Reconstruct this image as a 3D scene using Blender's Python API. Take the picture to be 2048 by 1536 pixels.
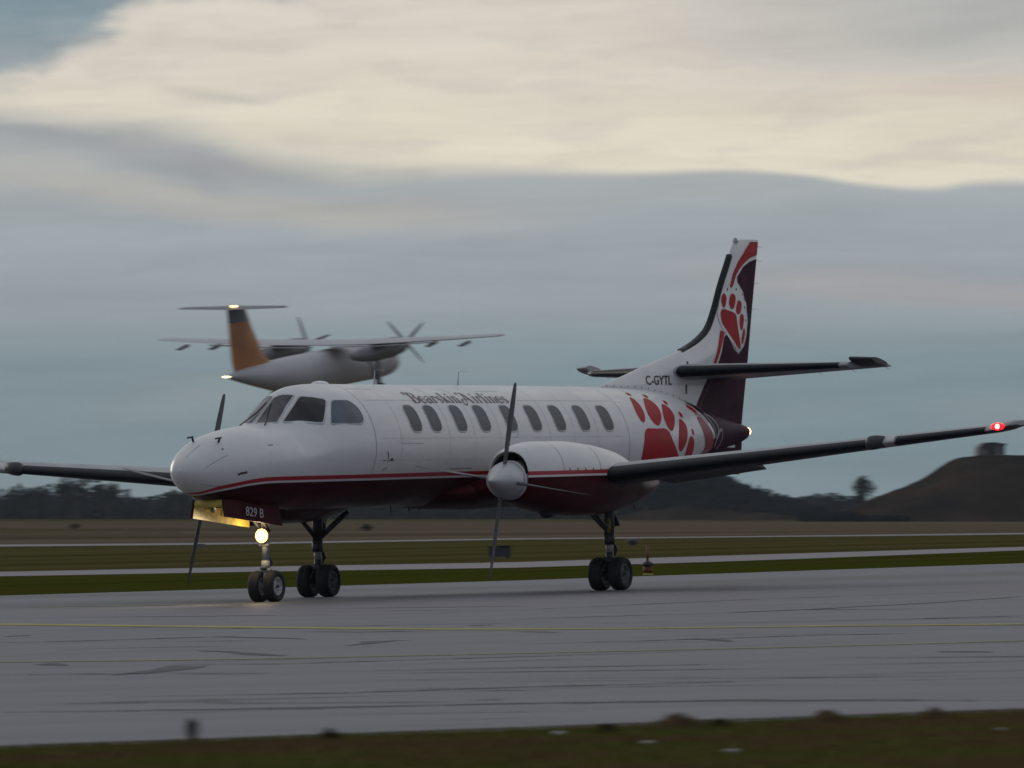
import bpy, bmesh, math, random
from mathutils import Vector, Matrix
from mathutils.geometry import tessellate_polygon
random.seed(7)
for o in list(bpy.data.objects): bpy.data.objects.remove(o)
scene = bpy.context.scene
R_ = math.radians
PI = math.pi

# ------------------------------------------------------------------ camera
CAM = Vector((-109.511, -59.753, 1.022))
RT = Vector((0.44703314, -0.89410686, -0.02709791))
UP = Vector((-6.87e-04, -3.0636629e-02, 0.99953035))
FW = Vector((0.89451713, 0.44680457, 0.01431009))
FPX = 18931.75
cd = bpy.data.cameras.new('camera'); cam = bpy.data.objects.new('camera', cd)
scene.collection.objects.link(cam); scene.camera = cam
m = Matrix.Identity(4)
for i in range(3):
    m[i][0] = RT[i]; m[i][1] = UP[i]; m[i][2] = -FW[i]; m[i][3] = CAM[i]
cam.matrix_world = m
cd.sensor_width = 36; cd.lens = FPX / 2048 * 36
cd.clip_start = 1; cd.clip_end = 30000
cd.dof.use_dof = True; cd.dof.focus_distance = 127; cd.dof.aperture_fstop = 18; cd.dof.aperture_ratio = .16      # anamorphic lens: blur wider than high

# ------------------------------------------------------------------ world
w = bpy.data.worlds.new("World"); scene.world = w; w.use_nodes = True
nt = w.node_tree; nt.nodes.clear()
def N(nt, t, **k):
    n = nt.nodes.new(t)
    for a, b in k.items(): setattr(n, a, b)
    return n
def math_(nt, op, a, b=None, c=None, clamp=False):
    n = nt.nodes.new('ShaderNodeMath'); n.operation = op; n.use_clamp = clamp
    for i, v in enumerate((a, b, c)):
        if v is None: continue
        if isinstance(v, (int, float)): n.inputs[i].default_value = v
        else: nt.links.new(v, n.inputs[i])
    return n.outputs[0]
def sstep(nt, x, lo, hi):
    n = nt.nodes.new('ShaderNodeMapRange'); n.interpolation_type = 'SMOOTHSTEP'
    for i, v in ((0, x), (1, lo), (2, hi)):
        if isinstance(v, (int, float)): n.inputs[i].default_value = v
        else: nt.links.new(v, n.inputs[i])
    return n.outputs[0]
def mixc(nt, f, a, b):
    n = nt.nodes.new('ShaderNodeMix'); n.data_type = 'RGBA'
    for i, v in ((0, f), (6, a), (7, b)):
        if isinstance(v, (int, float)): n.inputs[i].default_value = v
        elif isinstance(v, tuple): n.inputs[i].default_value = (*v, 1) if len(v) == 3 else v
        else: nt.links.new(v, n.inputs[i])
    return n.outputs[2]
def curve(nt, x, pts, x0, x1):
    n = nt.nodes.new('ShaderNodeFloatCurve')
    t = math_(nt, 'DIVIDE', math_(nt, 'SUBTRACT', x, x0), x1 - x0, clamp=True)
    nt.links.new(t, n.inputs[1]); c = n.mapping.curves[0]
    P = [((a - x0) / (x1 - x0), b) for a, b in pts]
    c.points[0].location = P[0]; c.points[1].location = P[-1]
    for q in P[1:-1]: c.points.new(*q)
    n.mapping.use_clip = False; n.mapping.update()
    return n.outputs[0]
def lin(r, g, b, k=1.0):
    f = lambda v: (v / 255 / 12.92 if v <= 10 else ((v / 255 + .055) / 1.055) ** 2.4) * k
    return (f(r), f(g), f(b))
tc = N(nt, 'ShaderNodeTexCoord'); sp = N(nt, 'ShaderNodeSeparateXYZ')
nt.links.new(tc.outputs['Generated'], sp.inputs[0])
X, Y, Z = sp.outputs
KP = FPX / 1000
az = math_(nt, 'ARCTAN2', Y, X)
a = math_(nt, 'MULTIPLY', math_(nt, 'SUBTRACT', R_(26.543), az), KP)      # thousandths of a small angle across
e = math_(nt, 'MULTIPLY', math_(nt, 'ARCSINE', Z), KP)                      # and above the horizon
ac = math_(nt, 'MINIMUM', math_(nt, 'MAXIMUM', a, -2.0), 2.0)
q0 = math_(nt, 'ADD', e, math_(nt, 'MULTIPLY', ac, .0271))
cb = N(nt, 'ShaderNodeCombineXYZ')
nt.links.new(math_(nt, 'MULTIPLY', a, 1.3), cb.inputs[0]); nt.links.new(math_(nt, 'MULTIPLY', e, 6.0), cb.inputs[1])
def noise(nt, vec, scale, detail=3, rough=.55, w=None):
    n = nt.nodes.new('ShaderNodeTexNoise'); n.inputs['Scale'].default_value = scale
    n.inputs['Detail'].default_value = detail; n.inputs['Roughness'].default_value = rough
    if vec is not None: nt.links.new(vec, n.inputs['Vector'])
    return n.outputs[0]
n1 = math_(nt, 'SUBTRACT', noise(nt, cb.outputs[0], 1.0, 4), .5)
n2 = math_(nt, 'SUBTRACT', noise(nt, cb.outputs[0], 3.0, 4), .5)
cb2 = N(nt, 'ShaderNodeCombineXYZ'); nt.links.new(math_(nt, 'MULTIPLY', a, 1.0), cb2.inputs[0]); nt.links.new(math_(nt, 'MULTIPLY', e, 1.6), cb2.inputs[1]); cb2.inputs[2].default_value = 4.3
n3 = math_(nt, 'SUBTRACT', noise(nt, cb2.outputs[0], 5.0, 5, .6), .5)
q = math_(nt, 'ADD', q0, math_(nt, 'MULTIPLY', n1, .05))
# base grey-blue gradient near the horizon
rmp = N(nt, 'ShaderNodeValToRGB'); nt.links.new(q, rmp.inputs[0])
stops = [(0, (124, 143, 151)), (.14, (117, 138, 148)), (.32, (122, 143, 153)), (.43, (145, 157, 165)), (.52, (152, 161, 170)), (.62, (156, 165, 172)), (.72, (170, 175, 176)), (1.0, (172, 176, 178))]
cr = rmp.color_ramp
cr.elements[0].position = 0; cr.elements[1].position = 1
for i, (p, c) in enumerate(stops):
    el = cr.elements[0] if i == 0 else (cr.elements[-1] if i == len(stops) - 1 else cr.elements.new(p))
    el.color = (*lin(*c), 1)
col = rmp.outputs[0]
K = lambda px: (px - 1024) / 1000
def band(center, halfw, noisek=.02):
    d = math_(nt, 'ABSOLUTE', math_(nt, 'ADD', math_(nt, 'SUBTRACT', q0, center), math_(nt, 'MULTIPLY', n2, noisek)))
    return math_(nt, 'SUBTRACT', 1.0, sstep(nt, d, 0.0, halfw))
def window(lo0, lo1, hi0, hi1):
    return math_(nt, 'MULTIPLY', sstep(nt, a, K(lo0), K(lo1)), math_(nt, 'SUBTRACT', 1.0, sstep(nt, a, K(hi0), K(hi1))))
# lighter streak low on the left, blue patch above it, pink streak on the right
m_ = math_(nt, 'MULTIPLY', band(curve(nt, a, [(K(0), .70), (K(250), .66), (K(520), .62), (K(1000), .60)], K(0), K(1000)), .055, .06), window(-100, 150, 700, 1250))
col = mixc(nt, math_(nt, 'MULTIPLY', m_, .7), col, lin(178, 177, 173))
m_ = math_(nt, 'MULTIPLY', band(curve(nt, a, [(K(0), .76), (K(250), .72), (K(480), .665)], K(0), K(480)), .045, .08), window(150, 300, 400, 520))
col = mixc(nt, math_(nt, 'MULTIPLY', m_, .65), col, lin(135, 148, 160))
m_ = math_(nt, 'MULTIPLY', band(curve(nt, a, [(K(1300), .49), (K(2048), .445)], K(1300), K(2048)), .05, .05), window(1250, 1700, 2500, 2600))
col = mixc(nt, math_(nt, 'MULTIPLY', m_, .6), col, lin(168, 165, 168))
m_ = math_(nt, 'MULTIPLY', band(curve(nt, a, [(K(-400), .80), (K(0), .785), (K(250), .755), (K(480), .71), (K(700), .68)], K(-400), K(700)), .06, .05), window(-2500, -2000, 450, 700))
col = mixc(nt, math_(nt, 'MULTIPLY', m_, .75), col, lin(148, 153, 161))
# bright cream cloud field above a wavy edge
C1 = curve(nt, a, [(K(-600), .84), (K(0), .815), (K(150), .80), (K(300), .787), (K(430), .765), (K(520), .735), (K(620), .72), (K(720), .703), (K(1000), .70), (K(1250), .692), (K(1480), .697), (K(1600), .69), (K(1750), .669), (K(1880), .662), (K(1960), .672), (K(2300), .66)], K(-600), K(2300))
soft = curve(nt, a, [(K(0), .035), (K(650), .05), (K(1000), .022), (K(2048), .015)], K(0), K(2048))
namp = curve(nt, a, [(K(0), .06), (K(700), .06), (K(1050), .012), (K(2048), .010)], K(0), K(2048))
d = math_(nt, 'ADD', math_(nt, 'SUBTRACT', q0, C1), math_(nt, 'MULTIPLY', n2, namp))
mk = sstep(nt, d, math_(nt, 'MULTIPLY', soft, -1.0), soft)
cream = mixc(nt, sstep(nt, math_(nt, 'ADD', q0, math_(nt, 'MULTIPLY', n1, .35)), .74, .96), lin(222, 216, 199), lin(216, 209, 198))
cream = mixc(nt, math_(nt, 'MULTIPLY', sstep(nt, n2, -.02, .16), .35), cream, lin(192, 189, 184))
cream = mixc(nt, math_(nt, 'MULTIPLY', math_(nt, 'MULTIPLY', sstep(nt, a, K(1050), K(2100)), sstep(nt, math_(nt, 'ADD', q0, math_(nt, 'MULTIPLY', n1, .2)), .78, 1.03)), .95), cream, lin(172, 175, 176))
cream = mixc(nt, math_(nt, 'MULTIPLY', math_(nt, 'MULTIPLY', sstep(nt, a, K(1300), K(2048)), band(.855, .06, .06)), .5), cream, lin(208, 192, 178))
m_ = math_(nt, 'MULTIPLY', band(curve(nt, a, [(K(350), .86), (K(560), .835)], K(350), K(560)), .018, .03), window(300, 380, 480, 600))
cream = mixc(nt, math_(nt, 'MULTIPLY', m_, .45), cream, lin(182, 180, 172))
col = mixc(nt, mk, col, cream)
# blue gap in the upper left corner
C2 = curve(nt, a, [(K(-800), .80), (K(0), .885), (K(100), .905), (K(180), .94), (K(260), .995), (K(330), 1.045), (K(560), 1.08), (K(1400), 1.20), (K(3000), 1.08)], K(-800), K(3000))
d = math_(nt, 'ADD', math_(nt, 'SUBTRACT', q0, C2), math_(nt, 'ADD', math_(nt, 'MULTIPLY', n3, .20), math_(nt, 'MULTIPLY', n2, .10)))
gap = mixc(nt, sstep(nt, n1, -.1, .1), lin(103, 132, 148), lin(134, 152, 164))
col = mixc(nt, math_(nt, 'MULTIPLY', sstep(nt, d, -.05, .05), .92), col, gap)
cb3 = N(nt, 'ShaderNodeCombineXYZ'); nt.links.new(math_(nt, 'MULTIPLY', a, 1.2), cb3.inputs[0]); nt.links.new(math_(nt, 'MULTIPLY', math_(nt, 'ADD', e, math_(nt, 'MULTIPLY', n1, .12)), 13.0), cb3.inputs[1]); cb3.inputs[2].default_value = 9.1
n4 = noise(nt, cb3.outputs[0], 1.4, 5, .6)
sk = N(nt, 'ShaderNodeMapRange'); nt.links.new(n4, sk.inputs[0]); sk.inputs[1].default_value = .3; sk.inputs[2].default_value = .7; sk.inputs[3].default_value = .93; sk.inputs[4].default_value = 1.07
skv = N(nt, 'ShaderNodeVectorMath'); skv.operation = 'SCALE'; nt.links.new(col, skv.inputs[0]); nt.links.new(sk.outputs[0], skv.inputs['Scale']); col = skv.outputs[0]
cb4 = N(nt, 'ShaderNodeCombineXYZ'); nt.links.new(math_(nt, 'MULTIPLY', a, 1.0), cb4.inputs[0]); nt.links.new(math_(nt, 'MULTIPLY', e, 7.0), cb4.inputs[1]); cb4.inputs[2].default_value = 21.0
n5 = sstep(nt, noise(nt, cb4.outputs[0], 1.1, 4, .5), .50, .70)
col = mixc(nt, math_(nt, 'MULTIPLY', n5, .13), col, lin(176, 170, 166))
# away from the picture: broken overcast, darker opposite the bright part
big = math_(nt, 'SUBTRACT', noise(nt, tc.outputs['Generated'], 2.2, 6, .6), .5)
over = mixc(nt, sstep(nt, big, -.14, .14), lin(112, 130, 152), lin(200, 200, 200))
dt = N(nt, 'ShaderNodeVectorMath'); dt.operation = 'DOT_PRODUCT'; nt.links.new(tc.outputs['Generated'], dt.inputs[0]); dt.inputs[1].default_value = (.80, .55, .25)
over = mixc(nt, sstep(nt, dt.outputs['Value'], -.6, .9), mixc(nt, .45, over, lin(104, 120, 140)), mixc(nt, .35, over, lin(222, 219, 212)))
away = math_(nt, 'MAXIMUM', sstep(nt, math_(nt, 'ABSOLUTE', a), 1.6, 7.0), sstep(nt, e, 1.3, 4.5))
col = mixc(nt, away, col, over)
# a share of physical sky under the clouds
sky = N(nt, 'ShaderNodeTexSky'); sky.sky_type = 'NISHITA'; sky.sun_disc = False
SUN_EL, SUN_AZ = R_(9), R_(62)          # behind the cloud, beyond the aircraft
sky.sun_elevation = SUN_EL; sky.sun_rotation = R_(90) - SUN_AZ
c10 = N(nt, 'ShaderNodeVectorMath'); c10.operation = 'SCALE'; c10.inputs['Scale'].default_value = 10.0
nt.links.new(col, c10.inputs[0])
colf = mixc(nt, .03, c10.outputs[0], sky.outputs[0])
bg = N(nt, 'ShaderNodeBackground'); bg.inputs['Strength'].default_value = .1
wo = N(nt, 'ShaderNodeOutputWorld'); nt.links.new(colf, bg.inputs[0]); nt.links.new(bg.outputs[0], wo.inputs[0])

sl = bpy.data.lights.new('sun', 'SUN'); sl.energy = .5; sl.angle = R_(25); sl.color = (1, .93, .85)
so = bpy.data.objects.new('sun', sl); scene.collection.objects.link(so)
sd = Vector((math.cos(SUN_EL) * math.cos(SUN_AZ), math.cos(SUN_EL) * math.sin(SUN_AZ), math.sin(SUN_EL)))
so.rotation_euler = sd.to_track_quat('Z', 'Y').to_euler()
scene.view_settings.view_transform = 'Standard'; scene.view_settings.look = 'None'
scene.view_settings.exposure = 0; scene.view_settings.gamma = 1

# ------------------------------------------------------------------ helpers
col_ = scene.collection
def tag(o, label=None, cat=None, group=None, kind=None):
    if label: o['label'] = label
    if cat: o['category'] = cat
    if group: o['group'] = group
    if kind: o['kind'] = kind
    return o
def empty(name, mat=None, parent=None):
    o = bpy.data.objects.new(name, None); col_.objects.link(o)
    if mat is not None: o.matrix_world = mat
    if parent: o.parent = parent
    return o
def mesh(name, verts, faces, mats, parent=None, smooth=True, fm=None, mat4=None):
    me = bpy.data.meshes.new(name); me.from_pydata([tuple(v) for v in verts], [], faces); me.update()
    if not isinstance(mats, (list, tuple)): mats = [mats]
    for k in mats: me.materials.append(k)
    if smooth: me.polygons.foreach_set('use_smooth', [True] * len(me.polygons))
    if fm: me.polygons.foreach_set('material_index', fm)
    o = bpy.data.objects.new(name, me); col_.objects.link(o)
    if parent: o.parent = parent
    if mat4 is not None: o.matrix_world = mat4
    return o
class MB:
    def __init__(s): s.v = []; s.f = []
    def add(s, v, f):
        n = len(s.v); s.v += [tuple(x) for x in v]; s.f += [tuple(i + n for i in q) for q in f]; return s
    def box(s, c, d, rot=None):
        x, y, z = d[0] / 2, d[1] / 2, d[2] / 2
        P = [Vector((i * x, j * y, k * z)) for i in (-1, 1) for j in (-1, 1) for k in (-1, 1)]
        if rot is not None: P = [rot @ p for p in P]
        P = [p + Vector(c) for p in P]
        return s.add(P, [(0, 1, 3, 2), (4, 6, 7, 5), (0, 4, 5, 1), (2, 3, 7, 6), (0, 2, 6, 4), (1, 5, 7, 3)])
    def tube(s, pts, r, n=10, cap=True):
        pts = [Vector(p) for p in pts]; rs = r if isinstance(r, (list, tuple)) else [r] * len(pts)
        V = []; F = []
        for i, p in enumerate(pts):
            t = (pts[min(i + 1, len(pts) - 1)] - pts[max(i - 1, 0)]).normalized()
            u = t.cross(Vector((0, 0, 1)) if abs(t.z) < .9 else Vector((1, 0, 0))).normalized(); w_ = t.cross(u)
            for k in range(n):
                an = 2 * PI * k / n; V.append(p + (u * math.cos(an) + w_ * math.sin(an)) * rs[i])
        for i in range(len(pts) - 1):
            for k in range(n): F.append((i * n + k, i * n + (k + 1) % n, (i + 1) * n + (k + 1) % n, (i + 1) * n + k))
        if cap: F += [tuple(reversed(range(n))), tuple(range((len(pts) - 1) * n, len(pts) * n))]
        return s.add(V, F)
    def lathe(s, prof, c, axis='y', n=40):      # prof: (along axis, radius)
        V = []; F = []; c = Vector(c)
        for a_, r in prof:
            for k in range(n):
                an = 2 * PI * k / n; u, w_ = r * math.cos(an), r * math.sin(an)
                V.append(c + (Vector((u, a_, w_)) if axis == 'y' else Vector((a_, u, w_)) if axis == 'x' else Vector((u, w_, a_))))
        for i in range(len(prof) - 1):
            for k in range(n): F.append((i * n + k, i * n + (k + 1) % n, (i + 1) * n + (k + 1) % n, (i + 1) * n + k))
        return s.add(V, F)
    def build(s, name, mat, parent=None, smooth=True, mat4=None):
        o = mesh(name, s.v, s.f, mat, parent, smooth, mat4=mat4)
        return o
def fixn(o, sharp=35):
    bm = bmesh.new(); bm.from_mesh(o.data); bmesh.ops.recalc_face_normals(bm, faces=bm.faces)
    for e_ in bm.edges:
        if len(e_.link_faces) == 2 and e_.calc_face_angle(0) > R_(sharp): e_.smooth = False
    bm.to_mesh(o.data); bm.free(); return o
def loft(rings, closed=True, caps=(True, True)):
    n = len(rings[0]); V = [v for r in rings for v in r]; F = []
    for i in range(len(rings) - 1):
        for k in range(n if closed else n - 1):
            F.append((i * n + k, i * n + (k + 1) % n, (i + 1) * n + (k + 1) % n, (i + 1) * n + k))
    if caps[0]: F.append(tuple(range(n)))
    if caps[1]: F.append(tuple(range((len(rings) - 1) * n, len(rings) * n)))
    return V, F

def mat(name, c, rough=.5, metal=0, noise_amt=0, scale=5, coat=0, spec=None, emis=None, es=0, bump=0, bscale=30):
    m = bpy.data.materials.new(name); m.use_nodes = True; t = m.node_tree; b = t.nodes['Principled BSDF']
    b.inputs['Base Color'].default_value = (*c, 1); b.inputs['Roughness'].default_value = rough; b.inputs['Metallic'].default_value = metal
    if coat: b.inputs['Coat Weight'].default_value = coat; b.inputs['Coat Roughness'].default_value = .08
    if spec is not None: b.inputs['Specular IOR Level'].default_value = spec
    if emis: b.inputs['Emission Color'].default_value = (*emis, 1); b.inputs['Emission Strength'].default_value = es
    tcn = t.nodes.new('ShaderNodeTexCoord')
    if noise_amt:
        f = noise(t, tcn.outputs['Object'], scale, 5, .6)
        f = sstep(t, f, .3, .7)
        lo = tuple(x * (1 - noise_amt) for x in c); hi = tuple(min(1, x * (1 + noise_amt)) for x in c)
        t.links.new(mixc(t, f, lo, hi), b.inputs['Base Color'])
    if bump:
        bn = t.nodes.new('ShaderNodeBump'); bn.inputs['Distance'].default_value = bump
        t.links.new(noise(t, tcn.outputs['Object'], bscale, 4), bn.inputs['Height']); t.links.new(bn.outputs[0], b.inputs['Normal'])
    return m
WHITE = (.735, .72, .725); MAROON = (.050, .0035, .008); RED = (.40, .006, .014)
M = {}
M['white'] = mat('white_paint', WHITE, .32, noise_amt=.05, scale=2.5, coat=.3)
M['grey'] = mat('light_grey_paint', (.42, .44, .46), .4, noise_amt=.1, scale=2)
M['wing'] = mat('wing_paint', (.33, .34, .36), .45, noise_amt=.15, scale=3)
M['boot'] = mat('black_rubber_boot', (.006, .009, .014), .5, spec=.22, noise_amt=.3, scale=6)
M['maroon'] = mat('maroon_paint', MAROON, .5, noise_amt=.2, scale=4, spec=.06)
M['plum'] = mat('plum_paint', (.046, .007, .026), .5, noise_amt=.35, scale=3, spec=.05)
M['under'] = mat('shaded_grey_underside', (.10, .092, .095), .6, noise_amt=.3, scale=2, spec=.2)  # grey darkened to put the underside's shade into wing and flap colour
M['red'] = mat('red_paint', RED, .45, noise_amt=.10, scale=5, spec=.12)
M['pink'] = mat('pinkish_red_paint', (.30, .02, .04), .42, noise_amt=.15, scale=4, spec=.25)
M['letter'] = mat('dark_maroon_letter_paint', (.09, .03, .05), .4, noise_amt=.1)
M['black'] = mat('black_paint', (.012, .012, .014), .45, noise_amt=.2)
M['seam'] = mat('panel_gap', (.16, .16, .17), .8, noise_amt=.1)
M['glass'] = mat('cabin_glass', (.026, .038, .058), .25, noise_amt=.5, scale=1.7, spec=.25)
M['cockpit_glass'] = mat('cockpit_glass', (.010, .012, .015), .12, noise_amt=.5, scale=2.2, spec=.35)
M['frame'] = mat('window_frame_paint', (.52, .52, .54), .35, noise_amt=.08)
M['metal'] = mat('spun_metal', (.52, .52, .53), .46, metal=.55, noise_amt=.1, scale=3)
M['strut'] = mat('grey_gear_paint', (.30, .30, .31), .4, noise_amt=.2, scale=9)
M['dark_strut'] = mat('dark_gear_paint', (.045, .045, .05), .5, noise_amt=.3, scale=9)
M['yellow_strut'] = mat('yellow_primer', (.28, .20, .03), .5, noise_amt=.2, scale=9)
M['tyre'] = mat('tyre_rubber', (.014, .014, .015), .75, noise_amt=.35, scale=12, bump=.004, bscale=60)
M['blade'] = mat('propeller_blade_paint', (.11, .11, .12), .45, noise_amt=.2)
M['bay'] = mat('yellow_primer_inside', (.62, .50, .10), .5, noise_amt=.25, scale=7)
M['lamp'] = mat('lit_lamp', (1, 1, 1), .3, emis=(1, .86, .60), es=26)
M['lamp_bowl'] = mat('lit_reflector', (.9, .6, .3), .3, emis=(1, .50, .15), es=1.3)
M['red_lamp'] = mat('lit_red_lamp', (.8, .02, .02), .3, emis=(1, .003, .008), es=5)
M['red_core'] = mat('lit_red_lamp_core', (.8, .1, .05), .3, emis=(1, .30, .16), es=12)
M['amber_lamp'] = mat('lit_amber_lamp', (.9, .6, .3), .3, emis=(1, .50, .18), es=9)
M['pale_lamp'] = mat('lit_pale_lamp', (.9, .9, .6), .3, emis=(1, .92, .40), es=5)

# ------------------------------------------------------------------ terrain frame (u right, v away from the camera)
Rh = Vector((FW.y, -FW.x, 0)).normalized(); Fh = Vector((FW.x, FW.y, 0)).normalized()
G4 = Matrix(((Rh.x, Fh.x, 0, CAM.x), (Rh.y, Fh.y, 0, CAM.y), (0, 0, 1, 0), (0, 0, 0, 1)))
def sm(x, a_, b_):
    t = max(0, min(1, (x - a_) / (b_ - a_))); return t * t * (3 - 2 * t)
def terr(u, v):
    t1 = sm(v, 190, 620); base = t1 * .42 + sm(v, 500, 1800) * .62
    return base - t1 * .0271 * max(-150, min(150, u))
def G(px, py, z0=0):
    d = FW * FPX + RT * (px - 1024) - UP * (py - 768); d.normalize()
    uu, vv, zz = d.dot(Rh), d.dot(Fh), d.z
    prev = 0; t = 20.0
    while t < 6000:
        if CAM.z + zz * t <= terr(uu * t, vv * t) + z0:
            lo, hi = t - max(1, t * .01), t
            for _ in range(25):
                mid = (lo + hi) / 2
                if CAM.z + zz * mid <= terr(uu * mid, vv * mid) + z0: hi = mid
                else: lo = mid
            return (uu * hi, vv * hi)
        t += max(1, t * .01)
    return (uu * 1800, vv * 1800)
def at(px, v): return (px - 1024) / FPX * v
def T4(u, v, z=None, rz=0, s=1): return G4 @ Matrix.Translation((u, v, terr(u, v) if z is None else z)) @ Matrix.Rotation(rz, 4, 'Z') @ Matrix.Scale(s, 4)

def ground_mat(name, cols, scale, stretch=(1, 1, 1), rough=.8, bump=.02, bscale=8, extra=None, spec=.3):
    m = bpy.data.materials.new(name); m.use_nodes = True; t = m.node_tree; b = t.nodes['Principled BSDF']
    tcn = t.nodes.new('ShaderNodeTexCoord'); mp = t.nodes.new('ShaderNodeMapping'); mp.inputs['Scale'].default_value = stretch
    t.links.new(tcn.outputs['Object'], mp.inputs[0])
    f = noise(t, mp.outputs[0], scale, 6, .62); r = t.nodes.new('ShaderNodeValToRGB'); t.links.new(f, r.inputs[0])
    r.color_ramp.elements[0].position = .34; r.color_ramp.elements[0].color = (*cols[0], 1)
    r.color_ramp.elements[1].position = .66; r.color_ramp.elements[1].color = (*cols[-1], 1)
    if len(cols) > 2: r.color_ramp.elements.new(.5).color = (*cols[1], 1)
    c = r.outputs[0]
    if extra: c = extra(t, tcn.outputs['Object'], c)
    t.links.new(c, b.inputs['Base Color']); b.inputs['Roughness'].default_value = rough; b.inputs['Specular IOR Level'].default_value = spec
    if spec == 0: b.inputs['IOR'].default_value = 1.0
    if bump:
        bn = t.nodes.new('ShaderNodeBump'); bn.inputs['Distance'].default_value = bump
        t.links.new(noise(t, tcn.outputs['Object'], bscale, 4), bn.inputs['Height']); t.links.new(bn.outputs[0], b.inputs['Normal'])
    return m
def pave_extra(t, vec, c):
    s = t.nodes.new('ShaderNodeSeparateXYZ'); t.links.new(vec, s.inputs[0])
    nn = math_(t, 'SUBTRACT', noise(t, vec, .12, 3), .5)
    # a long dark rubbered lane where the wheels run
    d = math_(t, 'ABSOLUTE', math_(t, 'ADD', math_(t, 'SUBTRACT', math_(t, 'SUBTRACT', s.outputs[1], 142.5), math_(t, 'MULTIPLY', math_(t, 'MAXIMUM', math_(t, 'SUBTRACT', -1.0, s.outputs[0]), 0.0), 1.1)), math_(t, 'MULTIPLY', nn, 3.0)))
    k = math_(t, 'SUBTRACT', 1.0, sstep(t, d, 1.5, 6.0))
    c = mixc(t, math_(t, 'MULTIPLY', k, .85), c, (.022, .024, .032))
    mp = t.nodes.new('ShaderNodeMapping'); mp.inputs['Scale'].default_value = (.05, .9, 1); mp.inputs['Rotation'].default_value = (0, 0, R_(-7)); t.links.new(vec, mp.inputs[0])
    st = sstep(t, noise(t, mp.outputs[0], .7, 5, .65), .56, .74)
    c = mixc(t, math_(t, 'MULTIPLY', st, .38), c, (.045, .045, .055))
    mp3 = t.nodes.new('ShaderNodeMapping'); mp3.inputs['Scale'].default_value = (.12, 1.6, 1); mp3.inputs['Rotation'].default_value = (0, 0, R_(-9)); t.links.new(vec, mp3.inputs[0])
    c = mixc(t, math_(t, 'MULTIPLY', sstep(t, noise(t, mp3.outputs[0], 1.0, 6, .7), .52, .62), .28), c, (.055, .05, .066))
    c = mixc(t, math_(t, 'MULTIPLY', sstep(t, noise(t, vec, 22.0, 2, .6), .45, .75), .35), c, (.16, .15, .165))
    return c
M['pave'] = ground_mat('aged_asphalt', [(.064, .056, .075), (.090, .078, .103), (.114, .097, .128)], .5, (.10, 1, 1), rough=.50, bump=.006, bscale=14, extra=pave_extra, spec=.42)
M['grass'] = ground_mat('dull_grass', [(.050, .044, .014), (.075, .064, .020), (.100, .082, .034)], .12, (.06, .5, 1), rough=.95, spec=0)
M['green'] = ground_mat('green_verge', [(.034, .038, .004), (.046, .056, .006), (.064, .048, .012)], .16, (.12, .8, 1), rough=.95, spec=0)
M['dry'] = ground_mat('dry_grass_field', [(.080, .062, .036), (.120, .092, .060), (.155, .122, .088)], .03, (.08, .6, 1), rough=.95, spec=0)
M['soil'] = ground_mat('verge_soil', [(.060, .042, .020), (.072, .062, .022), (.085, .050, .027)], 1.2, rough=.95, spec=0)
M['pale'] = ground_mat('pale_concrete', [(.22, .20, .22), (.27, .25, .265)], .1, (.1, 1, 1), rough=.8)
M['yellow'] = ground_mat('worn_yellow_paint', [(.22, .20, .05), (.44, .40, .06)], 1.2, (.3, 1, 1), rough=.7, bump=0)
M['crack'] = ground_mat('tar_crack', [(.018, .018, .022), (.04, .04, .048)], 3, rough=.6, bump=0)
M['mound'] = ground_mat('mound_earth', [(.016, .014, .011), (.034, .024, .018), (.052, .036, .024)], .12, (1, 1, 1.6), rough=.95, spec=0)

def sheet(name, mt, ulist, vf0, vf1, nv, dz, us=None):
    V = []; F = []
    for i, u in enumerate(ulist):
        for j in range(nv + 1):
            v = vf0(u) + (vf1(u) - vf0(u)) * j / nv
            V.append((u, v, terr(u, v) + dz))
    n = nv + 1
    for i in range(len(ulist) - 1):
        for j in range(nv): F.append((i * n + j, (i + 1) * n + j, (i + 1) * n + j + 1, i * n + j + 1))
    o = mesh(name, V, F, mt, smooth=True, mat4=G4); return tag(o, kind='structure')
def frange(a_, b_, n): return [a_ + (b_ - a_) * i / n for i in range(n + 1)]
def linefn(pts):       # piecewise-linear v(u) through points, extended at the ends
    pts = sorted(pts)
    def f(u):
        i = 0
        while i < len(pts) - 2 and u > pts[i + 1][0]: i += 1
        (a_, b_), (c_, d_) = pts[i], pts[i + 1]
        s_ = (d_ - b_) / (c_ - a_)
        if u < a_ - 10 or u > c_ + 10: s_ *= .5
        return b_ + s_ * (u - a_)
    return f
near_edge = linefn([G(0, 1500), G(1024, 1463), G(2048, 1425)])
far_edge = linefn([G(0, 1192), G(1024, 1162), G(2048, 1127)])
# one base sheet to the horizon
V = []; F = []
us = [-9000, -3000, -1000, -400, -200, -150] + frange(-120, 120, 24) + [150, 200, 400, 1000, 3000, 9000]
vs = [-400, -100, -20] + frange(5, 185, 18) + frange(200, 640, 44) + frange(680, 1900, 30) + [2300, 3000, 5000, 9000, 14000]
for u in us:
    for v in vs: V.append((u, v, terr(u, v)))
n = len(vs)
for i in range(len(us) - 1):
    for j in range(n - 1): F.append((i * n + j, (i + 1) * n + j, (i + 1) * n + j + 1, i * n + j + 1))
tag(mesh('grass_field', V, F, M['grass'], mat4=G4), kind='structure')
uu = frange(-60, 60, 60)
sheet('near_verge', M['soil'], uu, lambda u: 4, near_edge, 10, .004)
sheet('taxiway_pavement', M['pave'], uu, near_edge, far_edge, 30, .006)
uu = frange(-70, 70, 70)
l2a = linefn([G(0, 1153), G(500, 1144), G(1024, 1136), G(1500, 1122), G(2048, 1101)])
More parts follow.
